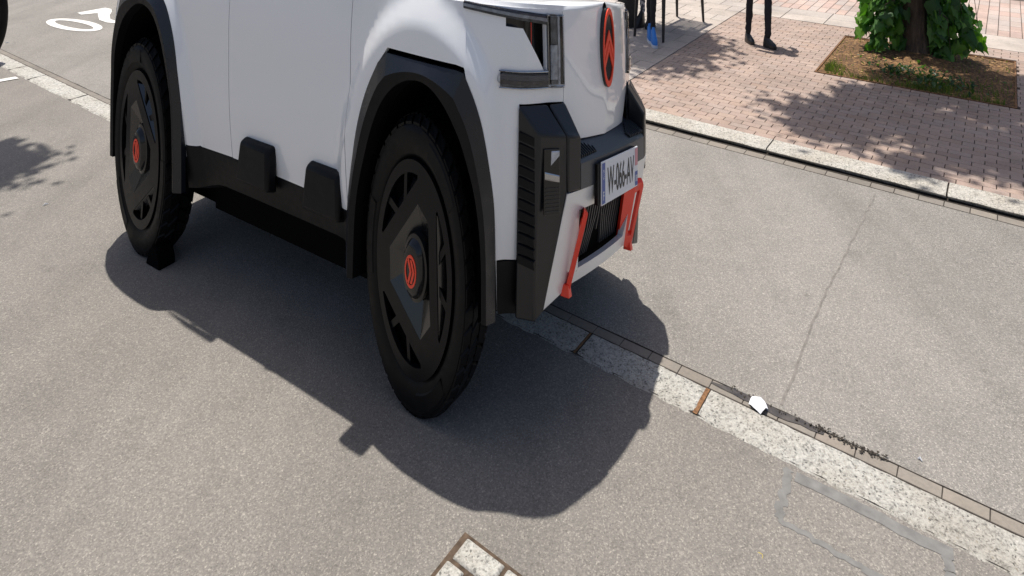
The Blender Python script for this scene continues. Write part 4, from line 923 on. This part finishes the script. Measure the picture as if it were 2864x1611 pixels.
def seated(loc, rz, footL, footR, mats, label, shoemat, solemat, st=1.0):
    J = dict(pel=(0, .12, .56, .14, .12), bel=(0, .14, .70, .13, .10), che=(0, .10, .92, .15, .105), nec=(0, .07, 1.08, .052, .052), hea=(0, .05, 1.19, .075, .088), top=(0, .055, 1.31, .07, .085)); E = list(EDG)
    ft = {-1: footL, 1: footR}
    for s_ in (-1, 1):
        fx_, fy_ = ft[s_]
        J['hip%d' % s_] = (s_ * .09, .08, .545, .095, .09); J['kn%d' % s_] = (s_ * .10 * .5 + fx_ * .5, min(-.30, fy_ + .05), .53, .062, .065); J['ca%d' % s_] = (fx_, fy_ + .05, .30, .05, .054); J['an%d' % s_] = (fx_, fy_ + .07, .09, .038, .042)
        E += [('pel', 'hip%d' % s_), ('hip%d' % s_, 'kn%d' % s_), ('kn%d' % s_, 'ca%d' % s_), ('ca%d' % s_, 'an%d' % s_)]
        J['sh%d' % s_] = (s_ * .18, .09, 1.02, .054, .054); J['el%d' % s_] = (s_ * .23, -.02, .80, .042, .042); J['wr%d' % s_] = (s_ * .12, -.22, .66, .028, .026); J['pa%d' % s_] = (s_ * .10, -.29, .645, .036, .018)
        E += [('che', 'sh%d' % s_), ('sh%d' % s_, 'el%d' % s_), ('el%d' % s_, 'wr%d' % s_), ('wr%d' % s_, 'pa%d' % s_)]
        for i in range(4):
            a = 'f%d%d' % (s_, i); J[a] = (s_ * (.075 + .017 * i), -.335, .642, .0095, .0095); J[a + 'b'] = (s_ * (.075 + .017 * i), -.375, .63, .0088, .0088); E += [('pa%d' % s_, a), (a, a + 'b')]
        J['t%d' % s_] = (s_ * .055, -.30, .65, .011, .011); E += [('pa%d' % s_, 't%d' % s_)]
    p = skin_body('person', J, E, mats, loc, rz); tag(p, label, 'person')
    for s_ in (-1, 1): shoe('shoe', shoemat, ft[s_][0], ft[s_][1] + .0, p, 0, solemat, hgt=.125)
    head(p, 0, .05, 1.22); return p
m_a = [('skin', lambda c: c.z > 1.09 or (c.y < -.2 and c.z > .61)), ('shirt_dark', lambda c: c.z > .66), ('trousers_black', lambda c: True)]
m_b = [('skin', lambda c: c.z > 1.09 or (c.y < -.2 and c.z > .61) or (c.z < .5 and c.x > 0)), ('shirt_dark', lambda c: c.z > .66), ('patterned_cloth', lambda c: True)]
seated((2.16, 10.97, W1 * S), rad(2), (-.035, -.30), (-.03, -.52), m_a, 'person in dark trousers and bright blue shoes between the near bench legs', 'shoe_blue', 'sole_white')
seated((2.46, 11.62, W1 * S), rad(-50), (-.14, -.30), (.02, -.22), m_b, 'person in black and white patterned trousers just behind the blue shoes', 'shoe_black', 'shoe_black')
# handbag standing on the slabs
bag = empty('handbag', (1.93, 11.55, W1 * S)); tag(bag, 'dark soft bag beside the bench just past the car nose', 'handbag')
MB().loft([[(k * .17 * math.cos(a), k2 * .08 * math.sin(a), w) for a in [6.283 * i / 20 for i in range(20)]] for k, k2, w in ((.72, .9, .0), (.92, 1.1, .02), (1.0, 1.2, .12), (.92, .9, .25), (.80, .5, .33), (.78, .25, .35))], True, True).build('body', 'bag_dark', bag, None, 60)
for s_ in (-1, 1): MB().tube([(-.09, s_ * .03, .33), (-.075, s_ * .035, .44), (0, s_ * .04, .49), (.075, s_ * .035, .44), (.09, s_ * .03, .33)], .009, 6).build('handle', 'bag_dark', bag, None, 60)

# ================================================================= the motorcycle whose front wheel shows at the left edge
mc = empty('motorcycle', (-7.52, 9.82, 0), rad(8)); tag(mc, 'dark parked motorcycle of which only the front wheel edge shows at the left', 'motorcycle')
A = [6.283185 * i / 48 for i in range(48)]
for cx2 in (0, -1.38):
    w_ = MB().loft([[(r * math.cos(a), o, r * math.sin(a)) for a in A] for r, o in ((.235, -.05), (.27, -.06), (.305, -.035), (.316, 0), (.305, .035), (.27, .06), (.235, .05), (.225, .0))], True)
    w_.v.append(w_.v[0]); w_ = w_.build('wheel', 'tyre_rubber', mc, None, 50, loc=(cx2, 0, .317 * S))
    MB().loft([[(r * math.cos(a), o, r * math.sin(a)) for a in A] for r, o in ((.238, -.05), (.222, -.045), (.222, .045), (.238, .05))], True).build('rim', 'wheel_alloy', w_)
    MB().loft([[(r * math.cos(a), o, r * math.sin(a)) for a in A] for r, o in ((.155, -.075), (.155, -.068), (.09, -.068), (.09, -.075), (.155, -.075))], True).build('brake_disc', 'chrome_grey', w_)
    MB().loft([[(.035 * math.cos(a), o, .035 * math.sin(a)) for a in A[::4]] for o in (-.08, .08)], True, True).build('hub', 'gloss_black', w_)
    for k in range(6): a = math.pi * k / 3; MB().tube([(.03 * math.cos(a), 0, .03 * math.sin(a)), (.225 * math.cos(a + .15), 0, .225 * math.sin(a + .15))], .012, 6).build('spoke', 'gloss_black', w_)
for y_ in (-.09, .09): MB().tube([(0, y_, .317), (-.18, y_, .70), (-.30, y_, .98)], [.024, .028, .022], 8).build('fork', 'chrome_grey', mc, None, 60)
MB().loft([[(.335 * math.cos(a), y_, .317 + .345 * math.sin(a)) for a in [.6 + 1.9 * i / 12 for i in range(13)]] for y_ in (-.06, -.045, .045, .06)]).build('mudguard', 'car_dark', mc, None, 60)
MB().tube([(-.34, -.36, 1.06), (-.30, -.15, 1.02), (-.30, .15, 1.02), (-.34, .36, 1.06)], .014, 6).build('handlebar', 'gloss_black', mc, None, 60)
def ov(nm, cx, cw, rx, ry, rw, mat): MB().loft([[(cx + rx * math.cos(b), ry * math.sin(a) * math.sin(b), cw + rw * math.cos(a) * math.sin(b)) for a in A[::3]] for b in [math.pi * i / 12 for i in range(13)]], True).build(nm, mat, mc, None, 60)
ov('headlamp', -.14, .86, .12, .10, .10, 'lamp_grey'); ov('tank', -.58, .82, .28, .15, .13, 'car_dark'); ov('engine', -.68, .42, .28, .17, .20, 'gloss_black'); ov('seat', -1.12, .80, .38, .13, .07, 'black_plastic'); ov('tail', -1.5, .84, .16, .09, .06, 'car_dark')
MB().tube([(-.30, 0, .92), (-.6, 0, .62), (-1.0, 0, .45), (-1.38, 0, .317)], .035, 6).build('frame', 'gloss_black', mc, None, 60); MB().tube([(-.6, .14, .25), (-1.0, .17, .24), (-1.65, .19, .38)], [.025, .04, .055], 8).build('exhaust', 'chrome_grey', mc, None, 60)
# ================================================================= small litter
x, y = RW(1.13, 3.905)
pp = MB(); rngp = random.Random(3); K = 5
hp_ = [[.006, .014, .020, .014, .008], [.010, .022, .026, .020, .012], [.012, .020, .030, .026, .012], [.010, .018, .024, .020, .008], [.005, .012, .014, .010, .005]]
pp.loft([[(.040 * (i - 2) / 2 * (1 - .12 * abs(j - 2)) + .004 * ((i * j) % 3 - 1), .052 * (j - 2) / 2 * (1 - .10 * abs(i - 2)), hp_[j][i]) for i in range(5)] for j in range(5)])
po_ = pp.build('paper_napkin', 'paper_white', None, None); po_.location = (x, y, 0); po_.rotation_euler = (0, 0, .5); md = po_.modifiers.new('Solid', 'SOLIDIFY'); md.thickness = .002
tag(po_, 'crumpled white paper napkin lying in the gutter', 'napkin')
x, y = RW(.885, 3.115)
v, f_ = leaf_at('', .055, (x, y, .006), 1.9, 1.45, 0); lf = MB().add([(a - x, b - y, c) for a, b, c in v], f_).build('fallen_leaf', 'dry_leaf', None, None, recalc=False); lf.location = (x, y, 0); tag(lf, 'narrow yellow fallen leaf on the asphalt near the lower right', 'leaf')
for i, (px, py, s_, lab) in enumerate(((127, 575, .045, 'pale twig on the asphalt left of the rear wheel'), (20, 121, .06, 'small white scrap beside the tyre at the left edge'), (2573, 1290, .02, 'tiny pale pebble on the lane near the granite strip'))):
    Y = S * 1930 * CAM_H / (py + 440); X = (px - 1432) / 1930 * Y
    tw = MB().tube([(-s_ * .5, 0, .003), (0, .006, .005), (s_ * .5, -.004, .003)], [.0015, .004, .0015], 5).build(('twig', 'paper_scrap', 'pebble')[i], 'paper_white', None); tw.location = (X, Y, .002); tw.rotation_euler = (0, 0, (1.0, .1, -.6)[i]); tag(tw, lab, ('twig', 'litter', 'pebble')[i])
